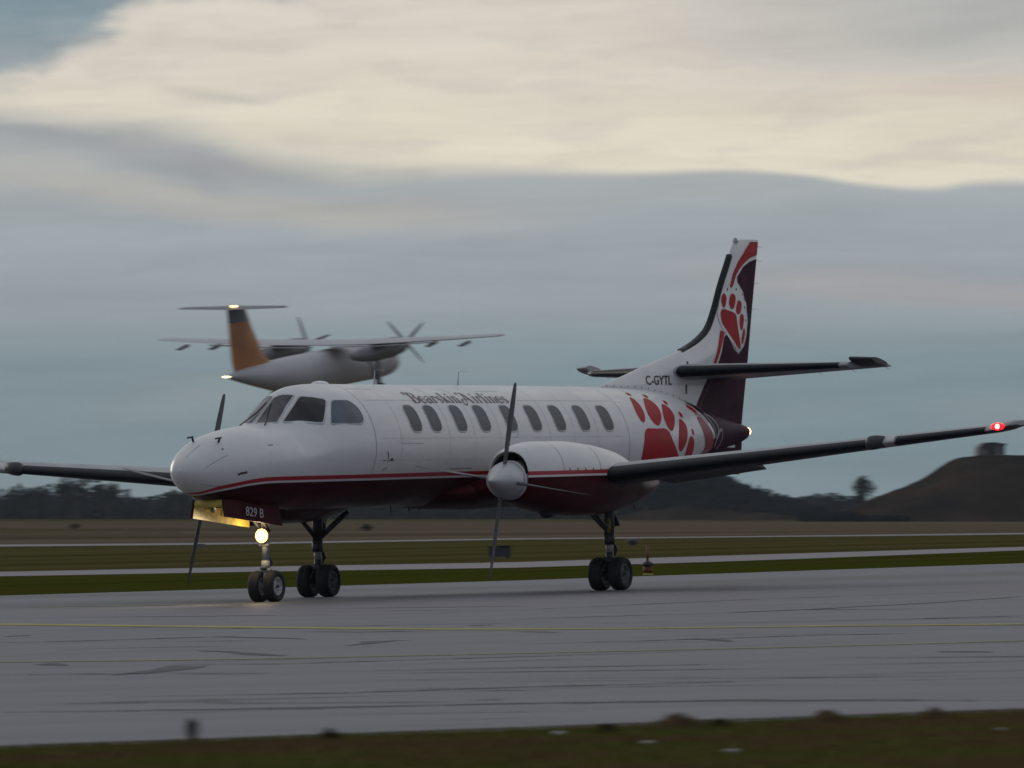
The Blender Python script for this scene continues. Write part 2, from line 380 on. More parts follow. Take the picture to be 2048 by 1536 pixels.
l2b = linefn([G(0, 1144), G(500, 1134), G(1024, 1125), G(1500, 1110), G(2048, 1094)])
l1a = linefn([G(0, 1093.5), G(480, 1089), G(1024, 1079.5), G(1500, 1074.5), G(2048, 1069)])
l1b = linefn([G(0, 1089.5), G(480, 1085.5), G(1024, 1077), G(1500, 1072.5), G(2048, 1066)])
sheet('green_strip', M['green'], uu, lambda u: far_edge(u) + .02, lambda u: l2a(u) - .02, 14, .004)
sheet('service_road', M['pale'], uu, l2a, l2b, 6, .006)
sheet('distant_path', M['pale'], uu, l1a, l1b, 6, .008)
sheet('dry_field', M['dry'], uu, lambda u: l1b(u) + .02, lambda u: max(l1b(u) + 300, 1150), 16, .004)

def ribbon(name, mt, pxs, wd, dz, jit=0, taper=False, kind='structure'):
    pts = []
    for (x0, y0), (x1, y1) in zip(pxs, pxs[1:]):
        k = max(2, int(abs(x1 - x0) / 40))
        for i in range(k): pts.append((x0 + (x1 - x0) * i / k, y0 + (y1 - y0) * i / k))
    pts.append(pxs[-1]); g = [Vector(G(*p)) for p in pts]; V = []; F = []
    for i, p in enumerate(g):
        t = (g[min(i + 1, len(g) - 1)] - g[max(0, i - 1)]).normalized(); nrm = Vector((-t.y, t.x))
        j = random.uniform(-jit, jit); p = p + nrm * j
        ww = wd * (1 + random.uniform(-.5, .5) * (jit > 0)) / 2
        if taper: ww *= min(1, .15 + 3 * min(i, len(g) - 1 - i) / len(g))
        for s in (-1, 1):
            qq = p + nrm * s * ww; V.append((qq.x, qq.y, terr(qq.x, qq.y) + dz))
    for i in range(len(g) - 1): F.append((2 * i, 2 * i + 2, 2 * i + 3, 2 * i + 1))
    return V, F
def marking(name, pxs, wd, dz=.010):
    V, F = ribbon(name, None, pxs, wd, dz); return tag(mesh(name, V, F, M['yellow'], mat4=G4), kind='structure')
def smoothpts(pts, n=6):
    out = []
    for i in range(len(pts) - 1):
        p0 = pts[max(0, i - 1)]; p1 = pts[i]; p2 = pts[i + 1]; p3 = pts[min(len(pts) - 1, i + 2)]
        for k in range(n):
            t = k / n
            out.append(tuple(.5 * ((2 * p1[j]) + (-p0[j] + p2[j]) * t + (2 * p0[j] - 5 * p1[j] + 4 * p2[j] - p3[j]) * t * t + (-p0[j] + 3 * p1[j] - 3 * p2[j] + p3[j]) * t ** 3) for j in range(2)))
    out.append(pts[-1]); return out
marking('yellow_centre_line', smoothpts([(-300, 1247), (0, 1250), (500, 1256), (900, 1260), (1250, 1259), (1650, 1254), (2048, 1250.5), (2400, 1249)]), .42)
marking('yellow_edge_line', smoothpts([(-300, 1335), (0, 1326.5), (500, 1320), (1024, 1309), (1600, 1296), (2048, 1283.5), (2400, 1275)]), .24)
marking('yellow_lead_line', smoothpts([(60, 1215), (380, 1211), (530, 1208), (700, 1204)]), .30)
cr_ = MB()
for pts, wd in [([(0, 1427), (400, 1422), (1024, 1410), (1500, 1403), (2048, 1404)], .16), ([(240, 1396), (700, 1388), (1024, 1377), (1400, 1368), (1560, 1362)], .13),
                ([(-50, 1288), (180, 1283), (430, 1275), (620, 1280)], .30), ([(330, 1332), (560, 1330), (1024, 1316), (1400, 1305)], .14), ([(410, 1303), (470, 1307), (560, 1314)], .30),
                ([(90, 1328), (130, 1333)], .5), ([(240, 1352), (300, 1346), (360, 1336), (345, 1333)], .35), ([(700, 1293), (760, 1284), (830, 1282)], .45), ([(1024, 1291), (1300, 1283), (1650, 1272), (1900, 1267)], .30),
                ([(1330, 1232), (1600, 1221), (1900, 1205), (2048, 1194)], .30), ([(1820, 1239), (1900, 1237), (2048, 1233)], .35), ([(940, 1253), (990, 1251)], .5), ([(1380, 1279), (1470, 1285)], .2),
                ([(0, 1275), (60, 1272)], .3), ([(1024, 1222), (1500, 1200), (1900, 1187), (2100, 1183)], .2), ([(950, 1402), (1010, 1402)], .1), ([(600, 1265), (700, 1266), (900, 1263)], .14), ([(0, 1352), (300, 1349), (520, 1345)], .08), ([(1024, 1338), (1500, 1330)], .08),
                ([(1880, 1305), (2000, 1306)], .25), ([(1024, 1240), (1350, 1230)], .15), ([(1024, 1265), (1110, 1267)], .2)]:
    cr_.add(*ribbon('', None, pts, wd * (1.25 if wd < .2 else .7), .009, jit=.06, taper=True))
for k in range(46):
    y0 = random.uniform(1212, 1455); x0 = random.uniform(-200, 1700); L_ = random.uniform(150, 900); sl_ = random.uniform(-.034, -.006)
    gv_ = G(x0, y0)[1]; cr_.add(*ribbon('', None, [(x0, y0), (x0 + L_ / 2, y0 + sl_ * L_ / 2 + random.uniform(-1.5, 1.5)), (x0 + L_, y0 + sl_ * L_)], random.uniform(.0006, .0016) * gv_, .0085, jit=.02, taper=True))
cr_.add(*ribbon('', None, [(-200, 1501), (0, 1496), (1024, 1459), (2048, 1421), (2300, 1412)], .20, .010, jit=.03))
tag(cr_.build('pavement_cracks', M['crack'], mat4=G4), kind='structure')

# ------------------------------------------------------------------ vegetation and far things
M['leaf_far'] = mat('far_wood_foliage', (.013, .018, .021), .9, noise_amt=.45, scale=.05, spec=0)
M['leaf_tree'] = mat('tree_foliage', (.012, .017, .017), .9, noise_amt=.4, scale=.4, spec=0)
M['bark'] = mat('tree_bark', (.035, .028, .024), .9, noise_amt=.3, scale=2)
def leafball(mb, c, r, n, sz):
    for _ in range(n):
        d = Vector((random.gauss(0, 1), random.gauss(0, 1), random.gauss(0, 1))).normalized() * (random.random() ** .45)
        p = Vector((c[0] + d.x * r[0], c[1] + d.y * r[1], c[2] + d.z * r[2]))
        a_ = Vector((random.gauss(0, 1), random.gauss(0, 1), random.gauss(0, 1))).normalized(); b_ = a_.orthogonal().normalized()
        s = sz * random.uniform(.5, 1.3)
        mb.add([p + a_ * s, p + b_ * s * .7, p - a_ * s, p - b_ * s * .7], [(0, 1, 2, 3)])
# the wood along the horizon
V0 = 1800
def interp(pts, x):
    if x <= pts[0][0]: return pts[0][1]
    for (a_, b_), (c_, d_) in zip(pts, pts[1:]):
        if x <= c_: return b_ + (d_ - b_) * (x - a_) / (c_ - a_)
    return pts[-1][1]
prof = [(-900, 975), (-100, 985), (0, 990), (60, 982), (110, 974), (190, 974), (225, 980), (255, 1000), (290, 1008), (330, 996), (360, 994), (420, 1000), (600, 1004), (850, 1006), (1000, 1002), (1250, 995), (1500, 1008), (1550, 1010), (1600, 1000), (1650, 998), (1690, 1004), (1760, 1008), (2200, 1010), (3000, 995)]
mb = MB()
px = -900
while px < 3000:
    v = V0 + random.uniform(-60, 90); u = at(px, v)
    top = interp(prof, px) + random.uniform(-5, 6) ; h = (1050 - top) * v / FPX
    base = terr(u, v)
    wd_ = random.uniform(1.6, 3.4)
    dens = 1 if -150 < px < 2200 else .5
    leafball(mb, (u, v, base + h * .62), (wd_, wd_, h * .40), int(120 * dens), .5)
    leafball(mb, (u + random.uniform(-1, 1), v, base + h * .30), (wd_ * 1.3, wd_, h * .33), int(130 * dens), .75)
    leafball(mb, (u + random.uniform(-2, 2), v + 5, base + h * .12), (wd_ * 1.6, wd_, h * .22), int(90 * dens), .8)
    px += random.uniform(11, 22)
tag(mb.build('distant_wood', M['leaf_far'], smooth=False, mat4=G4), 'dark dense wood running along the horizon behind the airfield', 'wood', kind='stuff')
def tree(u, v, h, w_, label, group=None, seed=0):
    random.seed(seed); root = empty('tree', T4(u, v)); tag(root, label, 'tree', group)
    tr = MB(); tr.tube([(0, 0, 0), (w_ * .03, 0, h * .35), (-w_ * .04, 0, h * .62), (0, 0, h * .9)], [h * .03, h * .022, h * .014, h * .004], 8)
    cr = MB()
    for i in range(9):
        an = random.uniform(0, 2 * PI); z0 = h * random.uniform(.3, .6); l = w_ * random.uniform(.5, .95); z1 = z0 + h * random.uniform(.15, .38)
        e_ = (math.cos(an) * l, math.sin(an) * l, min(z1, h * .92))
        tr.tube([(0, 0, z0), (e_[0] * .5, e_[1] * .5, (z0 + e_[2]) / 2 + h * .03), e_], [h * .012, h * .008, h * .003], 6)
        leafball(cr, e_, (w_ * .34, w_ * .34, h * .13), 130, h * .02)
    leafball(cr, (0, 0, h * .72), (w_ * .7, w_ * .7, h * .27), 420, h * .024)
    tr.build('trunk', M['bark'], root, mat4=None); cr.build('crown', M['leaf_tree'], root, smooth=False)
    return root
tree(at(1722, 1500), 1500, 7.2, 2.4, 'lone round dark tree standing at the left foot of the big earth mound', seed=3)
tree(at(150, 1650), 1650, 7.6, 3.4, 'tallest broad dark tree rising from the wood at far left, below the wing', seed=5)
tree(at(212, 1660), 1660, 6.4, 2.2, 'narrower tree just right of the tallest tree, before the gap in the wood', seed=8)
tree(at(62, 1660), 1660, 5.6, 2.6, 'smaller tree left of the tallest tree, near the left picture edge', seed=9)
tree(at(345, 1640), 1640, 4.6, 2.4, 'squat dark tree just under the white nose of the taxiing aircraft', seed=12)
random.seed(21)

def hill(name, v0, prof, base_y, depth, mt, kind='structure', nx=90, ny=26, rough=.25):
    V = []; F = []; x0, x1 = prof[0][0], prof[-1][0]
    for i in range(nx + 1):
        px = x0 + (x1 - x0) * i / nx; u = at(px, v0); hh = max(0, (base_y - interp(prof, px))) * v0 / FPX
        for j in range(ny + 1):
            s = j / ny * 2 - 1; k = max(0, 1 - abs(s) ** 2.2); v = v0 + s * depth
            z = terr(u, v) + hh * k + (random.uniform(-1, 1) * rough * (hh > .3) * k) - .05
            V.append((u, v, z))
    n = ny + 1
    for i in range(nx):
        for j in range(ny): F.append((i * n + j, (i + 1) * n + j, (i + 1) * n + j + 1, i * n + j + 1))
    return mesh(name, V, F, mt, mat4=G4)
tag(hill('mound', 1200, [(1620, 1047), (1640, 1040), (1690, 1022), (1751, 996), (1774, 987), (1810, 975), (1846, 958), (1870, 942), (1894, 926), (1917, 917), (1965, 914), (2048, 914), (2200, 918), (2300, 950), (2420, 1010), (2520, 1047)], 1047, 34, M['mound'], rough=.10), kind='structure')
hm = hill('shrubby_hill', 1500, [(1170, 1047), (1230, 1010), (1290, 975), (1340, 960), (1395, 956), (1425, 963), (1450, 980), (1475, 995), (1530, 1012), (1600, 1035), (1640, 1047)], 1047, 40, M['mound'], rough=.12); tag(hm, kind='structure')
mb = MB()
for i in range(1500):
    px = random.uniform(1180, 1640); s = random.uniform(-.85, .25); pr_ = interp([(1170, 1047), (1230, 1010), (1290, 975), (1340, 960), (1395, 956), (1425, 963), (1450, 980), (1475, 995), (1530, 1012), (1600, 1035), (1640, 1047)], px)
    hh = (1047 - pr_) * 1500 / FPX; k = 1 - abs(s) ** 2.2; v = 1500 + s * 40; u = at(px, v)
    q_ = random.random() ** 3; leafball(mb, (u, v, terr(u, v) + hh * k + .2 + q_ * .5), (1.3, 1.3, .6 + q_), 18, .42)
MP = [(1640, 1040), (1690, 1022), (1751, 996), (1774, 987), (1810, 975), (1846, 958), (1870, 942), (1894, 926), (1917, 917), (1965, 914), (2048, 914), (2200, 918)]
for i in range(300):      # bushes about the foot of the big mound
    px = random.uniform(1600, 1800); v = 1200 - 30 + random.uniform(-6, 6); u = at(px, v); leafball(mb, (u, v, terr(u, v) + .25), (1.1, 1.1, .5 + .5 * (px < 1700)), 16, .3)
tag(mb.build('hill_scrub', M['leaf_far'], smooth=False, mat4=G4), 'dark scrub covering the low hill behind the nearer wing and the foot of the big mound', 'scrub', kind='stuff')

# hut on the mound
M['hut_wall'] = mat('hut_wall', (.15, .13, .15), .7, noise_amt=.15, scale=1)
M['hut_dark'] = mat('hut_dark', (.02, .018, .022), .6, noise_amt=.2)
hv = 1200; hu = at(1980, hv); hz = terr(hu, hv) + (1047 - 914) * hv / FPX - .15
hut = empty('hilltop_hut', T4(hu, hv, hz, R_(8))); tag(hut, 'small boxy hut with dark window openings on top of the earth mound', 'hut')
sc = hv / FPX
MB().box((-5 * sc, 0, 9 * sc), (52 * sc, 2.2, 22 * sc)).box((-27 * sc, -.3, 6 * sc), (12 * sc, 2.4, 16 * sc)).build('wall', M['hut_wall'], hut, smooth=False)
MB().box((0, 0, 22.5 * sc), (50 * sc, 2.9, 5 * sc)).box((-3 * sc, 0, 26 * sc), (30 * sc, 2.2, 3 * sc)).build('roof', M['hut_dark'], hut, smooth=False)
MB().box((-5 * sc, -1.1, 11 * sc), (14 * sc, .3, 21 * sc)).build('doorway', M['hut_dark'], hut, smooth=False)
MB().box((19 * sc, -1.1, 12 * sc), (7 * sc, .3, 18 * sc)).build('window', M['hut_dark'], hut, smooth=False)
MB().box((-20 * sc, -1.1, 15 * sc), (7 * sc, .3, 8 * sc)).build('window', M['hut_dark'], hut, smooth=False)

# small airfield furniture beyond the pavement
gu, gv = G(1000, 1117)
s_ = gv / FPX; sg = empty('airfield_sign', T4(gu, gv)); tag(sg, 'dark grey boxy airfield sign on short legs between the two pale strips', 'sign')
M['sign_back'] = mat('sign_back', (.03, .031, .042), .6, noise_amt=.2)
MB().box((0, 0, 14 * s_), (44 * s_, .22, 21 * s_)).build('panel', M['sign_back'], sg, smooth=False)
MB().box((0, 0, 25.2 * s_), (46 * s_, .3, 1.2 * s_)).build('panel_frame', M['hut_dark'], sg, smooth=False)
for k in (-15, 15): MB().tube([(k * s_, 0, -.05), (k * s_, 0, 4 * s_)], .05, 8).build('leg', M['hut_dark'], sg)
M['orange'] = mat('orange_marker_paint', (.16, .035, .018), .6, noise_amt=.25)
gu, gv = G(1296, 1150); s_ = gv / FPX
mk_ = empty('runway_marker', T4(gu, gv)); tag(mk_, 'slim orange marker post with a dark cap beside the service road', 'marker')
MB().tube([(0, 0, -.03), (0, 0, 5 * s_)], [.12, .06], 12).build('foot', M['yellow'], mk_)
MB().tube([(0, 0, 5 * s_), (0, 0, 19 * s_)], [.085, .07], 12).build('lamp_body', M['orange'], mk_)
MB().tube([(0, 0, 19 * s_), (0, 0, 21 * s_), (0, 0, 27 * s_)], [.11, .12, .05], 12).build('cap', M['hut_dark'], mk_)
MB().tube([(0, 0, 26 * s_), (0, 0, 60 * s_)], .022, 8).build('rod', M['orange'], mk_)
gu, gv = G(1265, 1091); s_ = gv / FPX
bx_ = empty('ground_light', T4(gu, gv)); tag(bx_, 'small dark ground light in the far grass right of the near main wheels', 'light')
MB().lathe([(0, .14), (5 * s_, .14), (9 * s_, .20), (13 * s_, .12), (14 * s_, .001)], (0, 0, 0), 'z', 16).build('housing', M['sign_back'], bx_)
gu, gv = G(402, 1098); s_ = gv / FPX
bx_ = empty('marker_box', T4(gu, gv)); tag(bx_, 'small pale box standing in the grass left of the lit nose lamp', 'box')
MB().box((0, 0, 5 * s_), (15 * s_, .25, 9 * s_)).build('housing', mat('pale_box', (.13, .12, .11), .7, noise_amt=.2), bx_, smooth=False)
MB().box((0, 0, 9.8 * s_), (17 * s_, .3, 1 * s_)).build('lid', M['hut_wall'], bx_, smooth=False)
def bush(px, py, wpx, hpx, label, m_=None, seed=1, group=None):
    random.seed(seed); gu, gv = G(px, py); s = gv / FPX; mb = MB()
    leafball(mb, (0, 0, hpx * s * .45), (wpx * s / 2, wpx * s / 2, hpx * s * .5), 260, hpx * s * .09)
    st = MB()
    for k in range(5): st.tube([(0, 0, -.02), (random.uniform(-.3, .3) * wpx * s, random.uniform(-.3, .3) * wpx * s, hpx * s * .7)], [hpx * s * .03, hpx * s * .01], 5)
    root = empty('bush', T4(gu, gv)); tag(root, label, 'bush', group)
    mb.build('foliage', m_ or M['leaf_tree'], root, smooth=False); st.build('stem', M['bark'], root); return root
bush(735, 1062, 26, 16, 'small dark bush in the far field under the middle of the fuselage', seed=2)
bush(150, 1058, 30, 12, 'low dark bush in the far field below the tallest left tree', seed=4)

# near verge: grass, weeds and pale stones
random.seed(5)
def blades(n, area, hmin, hmax, wd_):
    V = []; F = []
    for _ in range(n):
        u, v = area(); h = random.uniform(hmin, hmax); an = random.uniform(0, PI); dx, dy = math.cos(an) * wd_, math.sin(an) * wd_
        lx, ly = random.gauss(0, .35) * h, random.gauss(0, .35) * h; z = terr(u, v); b_ = len(V)
        V += [(u - dx, v - dy, z), (u + dx, v + dy, z), (u + lx * .5 + dx * .6, v + ly * .5 + dy * .6, z + h * .6), (u + lx * .5 - dx * .6, v + ly * .5 - dy * .6, z + h * .6), (u + lx, v + ly, z + h)]
        F += [(b_, b_ + 1, b_ + 2, b_ + 3), (b_ + 3, b_ + 2, b_ + 4)]
    return V, F
def verge_area():
    v = 31 + 18 * random.random() ** .8; u = random.uniform(-.066, .066) * v
    if v > near_edge(u) - .25: v = near_edge(u) - random.random() ** 2 * 6 - .25
    return u, v
def gmat(name, a_, b_, sc):
    m = bpy.data.materials.new(name); m.use_nodes = True; t = m.node_tree; b = t.nodes['Principled BSDF']; tcn = t.nodes.new('ShaderNodeTexCoord')
    t.links.new(mixc(t, sstep(t, noise(t, tcn.outputs['Object'], sc, 3), .42, .6), a_, b_), b.inputs['Base Color']); b.inputs['Roughness'].default_value = .9; b.inputs['Specular IOR Level'].default_value = .15
    return m
M['blade_g'] = gmat('verge_grass', (.150, .088, .042), (.115, .125, .022), .55)
M['weed'] = gmat('dry_weed', (.18, .125, .065), (.11, .08, .036), 9)
M['weed_dark'] = gmat('dark_weed', (.050, .045, .018), (.034, .028, .012), 9)
V, F = blades(60000, verge_area, .012, .04, .004)
tag(mesh('verge_grass', V, F, M['blade_g'], smooth=False, mat4=G4), 'short brown and green grass along the near edge of the pavement', 'grass', kind='stuff')
def weed(px, py, wpx, hpx, label, seed, mt=None, n=90, tall=False):
    random.seed(seed); gu, gv = G(px, py); s = gv / FPX
    def ar():
        r = abs(random.gauss(0, .4)) * wpx * s / 2; an = random.uniform(0, 2 * PI); return r * math.cos(an), r * math.sin(an)
    V = []; F = []
    for _ in range(n * 2):
        u, v = ar(); k = max(.25, 1 - (math.hypot(u, v) / (wpx * s / 2 + 1e-6)) ** 1.5); h = hpx * s * (k if not tall else 1) * random.uniform(.35, 1.1)
        lx = (random.gauss(0, .12) + (0 if tall else u / (wpx * s) * 1.0)) * h; ly = random.gauss(0, .12) * h; w__ = .006 + .005 * random.random(); b_ = len(V)
        V += [(u - w__, v, -.01), (u + w__, v, -.01), (u + lx * .6 + w__, v + ly * .6, h * .6), (u + lx * .6 - w__, v + ly * .6, h * .6), (u + lx, v + ly, h)]
        F += [(b_, b_ + 1, b_ + 2, b_ + 3), (b_ + 3, b_ + 2, b_ + 4)]
    o = mesh('weed', V, F, mt or M['weed'], smooth=False, mat4=T4(gu, gv)); return tag(o, label, 'weed', 'weeds along the near pavement edge')
weed(385, 1492, 9, 54, 'thin upright weed standing alone at the left of the near pavement edge', 31, M['weed_dark'], n=26, tall=True)
weed(660, 1484, 76, 28, 'low dark spreading weed right of the thin upright weed', 32, M['weed_dark'], n=90)
weed(1215, 1470, 56, 24, 'tiny dark weed left of the broad tan tuft', 33, M['weed_dark'], n=140)
weed(1355, 1464, 170, 40, 'broad tan dry grass tuft beside the pale stone at the pavement edge', 34, n=110)
weed(1440, 1460, 56, 25, 'small dark weed just right of the edge stone', 35, M['weed_dark'], n=140)
weed(1655, 1450, 120, 32, 'brown bushy tuft at the pavement edge between the stone and the rightmost tuft', 36, n=80)
weed(1868, 1442, 90, 30, 'rightmost reddish brown tuft on the pavement edge', 37, n=60)
weed(840, 1477, 60, 12, 'faint flat weed tuft on the pavement edge at picture middle', 38)
M['stone'] = mat('pale_stone', (.42, .40, .38), .8, noise_amt=.2, scale=20)
for i, (px, py, wp, lb) in enumerate([(1297, 1501, 20, 'pale flat stone lying alone in the grass below the broad tan tuft'), (1465, 1519, 22, 'lowest pale stone in the near grass, close to the picture bottom'), (1411, 1452, 24, 'pale stone on the pavement edge between two weeds'), (1117, 1482, 24, 'dull grey stone in the grass left of the other pale stones'), (2002, 1474, 14, 'tiny pale stone near the right end of the grass')]):
    random.seed(50 + i); gu, gv = G(px, py); s = gv / FPX; bm = bmesh.new(); bmesh.ops.create_icosphere(bm, subdivisions=2, radius=wp * s / 2)
    for v_ in bm.verts: v_.co *= random.uniform(.85, 1.12); v_.co.z *= .42; v_.co.z += .035
    me = bpy.data.meshes.new('stone'); bm.to_mesh(me); bm.free(); me.materials.append(M['stone']); o = bpy.data.objects.new('stone', me); col_.objects.link(o); o.matrix_world = T4(gu, gv); tag(o, lb, 'stone', 'pale stones in the near grass')
random.seed(77)

#AIRCRAFT
# ------------------------------------------------------------------ the taxiing aircraft (x aft of the nose, y to starboard, z up)
def mono(xs, ys, x):
    n = len(xs)
    h = [xs[i + 1] - xs[i] for i in range(n - 1)]; d = [(ys[i + 1] - ys[i]) / h[i] for i in range(n - 1)]
    m = [0] * n; m[0] = d[0]; m[-1] = d[-1]
    for i in range(1, n - 1):
        if d[i - 1] * d[i] > 0:
            w1 = 2 * h[i] + h[i - 1]; w2 = h[i] + 2 * h[i - 1]; m[i] = (w1 + w2) / (w1 / d[i - 1] + w2 / d[i])
    x = max(xs[0], min(xs[-1], x)); i = 0
    while i < n - 2 and x > xs[i + 1]: i += 1
    t = (x - xs[i]) / h[i]
    return ys[i] * (1 + 2 * t) * (1 - t) ** 2 + h[i] * m[i] * t * (1 - t) ** 2 + ys[i + 1] * t * t * (3 - 2 * t) + h[i] * m[i + 1] * t * t * (t - 1)
def table(T):
    cols = list(zip(*T))
    return lambda x: [mono(cols[0], c, x) for c in cols[1:]]
FUS = [(0.22,1.78,1.78,0.00,1.78,2),(0.25,1.87,1.69,0.10,1.78,2),(0.32,1.955,1.60,0.18,1.78,2),(0.45,2.04,1.52,0.26,1.78,2),(0.70,2.155,1.44,0.36,1.79,2),
 (1.05,2.245,1.375,0.465,1.81,2),(1.50,2.32,1.32,0.565,1.84,2),(2.00,2.37,1.28,0.655,1.88,1.9),(2.34,2.40,1.265,0.69,1.91,1.8),(2.52,2.49,1.26,0.71,1.92,1.45),
 (2.93,2.745,1.25,0.75,1.97,1.4),(3.15,2.85,1.245,0.775,2.00,1.5),(3.50,2.91,1.24,0.805,2.04,1.75),(4.10,2.935,1.24,0.83,2.07,2),(4.80,2.93,1.24,0.838,2.08,2),
 (12.2,2.90,1.24,0.838,2.08,2),(13.0,2.885,1.28,0.82,2.09,2),(14.0,2.86,1.40,0.74,2.13,2),(15.0,2.77,1.58,0.60,2.19,2),(16.0,2.59,1.80,0.42,2.22,2),
 (17.0,2.42,1.99,0.24,2.23,2),(17.75,2.31,2.12,0.11,2.235,2),(17.87,2.27,2.19,0.05,2.235,2)]
fsec = table(FUS)
def fpt(x, phi, off=0, sec=fsec):          # phi in radians, 0 = port side, pi/2 = top
    def p(x, ph):
        zt, zb, w_, zm, n_ = sec(x); s, c = math.sin(ph), math.cos(ph); e_ = 2 / n_ if s > 0 else 1
        return Vector((x, -w_ * math.copysign(abs(c) ** e_, c), zm + (zt - zm if s > 0 else zm - zb) * math.copysign(abs(s) ** e_, s)))
    P = p(x, phi)
    if off:
        e_ = .004; tx = p(x + e_, phi) - p(x - e_, phi); tp = p(x, phi + e_) - p(x, phi - e_)
        nn = tx.cross(tp).normalized()
        cen = Vector((x, 0, sec(x)[3]))
        if nn.dot(P - cen) < 0: nn = -nn
        P = P + nn * off
    return P
AC = empty('turboprop_airliner', Matrix.Identity(4))
tag(AC, 'white and maroon twin turboprop airliner with red paw prints taxiing on the pavement', 'airplane')

# fuselage with the stripe distance stored on the surface
ZS = [(0.2, 1.42), (0.45, 1.45), (0.6, 1.485), (.7, 1.525), (1.02, 1.578), (1.35, 1.622), (1.76, 1.648), (2.5, 1.653), (4, 1.659), (7, 1.677), (13, 1.70), (18, 1.70)]
zs_ = table(ZS)
xs = [.2201, .223, .228, .235, .245, .26, .28, .30, .325, .35, .38, .42, .46, .52, .58, .65] + frange(.72, 17.7, 340) + [17.78, 17.83, 17.87]
NR = 112
rings = [[fpt(x, 2 * PI * k / NR) for k in range(NR)] for x in xs]
V, F = loft(rings)
def paint_mat(name, body, tail=False):
    m = bpy.data.materials.new(name); m.use_nodes = True; t = m.node_tree; b = t.nodes['Principled BSDF']
    at_ = t.nodes.new('ShaderNodeAttribute'); at_.attribute_name = 'stripe'; d = at_.outputs['Fac']
    tcn = t.nodes.new('ShaderNodeTexCoord')
    mp = t.nodes.new('ShaderNodeMapping'); mp.inputs['Scale'].default_value = (.6, 1, 3); t.links.new(tcn.outputs['Object'], mp.inputs[0])
    nz = sstep(t, noise(t, mp.outputs[0], 1.6, 6, .65), .35, .7)
    white = mixc(t, nz, tuple(x * .93 for x in body), body)
    edge = lambda x: sstep(t, d, x - .003, x + .003)
    c = mixc(t, edge(-.056), MAROON, tuple(x * .92 for x in body))
    c = mixc(t, edge(-.027), c, (.42, .012, .03)); c = mixc(t, edge(.027), c, white)
    t.links.new(c, b.inputs['Base Color']); b.inputs['Roughness'].default_value = .33
    b.inputs['Coat Weight'].default_value = .12; b.inputs['Coat Roughness'].default_value = .12
    spm = t.nodes.new('ShaderNodeMapRange'); t.links.new(edge(-.056), spm.inputs[0]); spm.inputs[3].default_value = .07; spm.inputs[4].default_value = .4; t.links.new(spm.outputs[0], b.inputs['Specular IOR Level'])
    t.links.new(math_(t, 'MULTIPLY', edge(-.056), .14), b.inputs['Coat Weight'])
    rn = t.nodes.new('ShaderNodeMapRange'); t.links.new(nz, rn.inputs[0]); rn.inputs[3].default_value = .38; rn.inputs[4].default_value = .27
    t.links.new(rn.outputs[0], b.inputs['Roughness'])
    bn = t.nodes.new('ShaderNodeBump'); bn.inputs['Distance'].default_value = .0022; bn.inputs['Strength'].default_value = .5
    mp2 = t.nodes.new('ShaderNodeMapping'); mp2.inputs['Scale'].default_value = (1, .6, .6); t.links.new(tcn.outputs['Object'], mp2.inputs[0])
    t.links.new(noise(t, mp2.outputs[0], 3.5, 2), bn.inputs['Height']); t.links.new(bn.outputs[0], b.inputs['Normal'])
    return m
M['body'] = paint_mat('white_over_maroon_paint', WHITE)
fus = mesh('fuselage', V, F, M['body'], AC); fixn(fus, 60)
def setstripe(o, fn):
    at_ = o.data.attributes.new('stripe', 'FLOAT', 'POINT')
    at_.data.foreach_set('value', [fn(v.co) for v in o.data.vertices])
setstripe(fus, lambda c: c.z - zs_(c.x)[0])

# decals / panes laid on a surface: polygon in (x, phi-degrees)
def rounded(poly, n=6):     # smooth closed outline through the points
    out = []; L = len(poly)
    for i in range(L):
        p0, p1, p2, p3 = poly[i - 1], poly[i], poly[(i + 1) % L], poly[(i + 2) % L]
        for k in range(n):
            t = k / n
            out.append(tuple(.5 * ((2 * p1[j]) + (-p0[j] + p2[j]) * t + (2 * p0[j] - 5 * p1[j] + 4 * p2[j] - p3[j]) * t * t + (-p0[j] + 3 * p1[j] - 3 * p2[j] + p3[j]) * t ** 3) for j in range(2)))
    return out
def corner(poly, r, n=4):   # rounded corners; poly in metric coordinates
    out = []; L = len(poly)
    for i in range(L):
        a_, b_, c_ = Vector(poly[i - 1]), Vector(poly[i]), Vector(poly[(i + 1) % L]); d1 = (a_ - b_); d2 = (c_ - b_)
        rr = min(r, d1.length * .45, d2.length * .45); p = b_ + d1.normalized() * rr; s = b_ + d2.normalized() * rr
        for k in range(n + 1):
            t = k / n; out.append(tuple(p * (1 - t) ** 2 + b_ * 2 * t * (1 - t) + s * t * t))
    return out
def decal2d(name, polys, fn, mt, parent, maxe=.09, thick=0):
    """polys: list of outlines in 2-D metric coords; fn maps (s, t) to a point"""
    bm = bmesh.new()
    for poly in polys:
        vs_ = [bm.verts.new((p[0], p[1], 0)) for p in poly]; tris = tessellate_polygon([[Vector((p[0], p[1], 0)) for p in poly]])
        for t in tris:
            try: bm.faces.new([vs_[i] for i in t])
            except ValueError: pass
    for _ in range(8):
        es = [e_ for e_ in bm.edges if e_.calc_length() > maxe]
        if not es: break
        bmesh.ops.subdivide_edges(bm, edges=es, cuts=1); bmesh.ops.triangulate(bm, faces=[f for f in bm.faces if len(f.verts) > 3])
    bmesh.ops.recalc_face_normals(bm, faces=bm.faces)
    for v in bm.verts: v.co = fn(v.co.x, v.co.y)
    me = bpy.data.meshes.new(name); bm.to_mesh(me); bm.free(); me.materials.append(mt)
    me.polygons.foreach_set('use_smooth', [True] * len(me.polygons))
    o = bpy.data.objects.new(name, me); col_.objects.link(o); o.parent = parent; return o
KA = R_(1) * .838
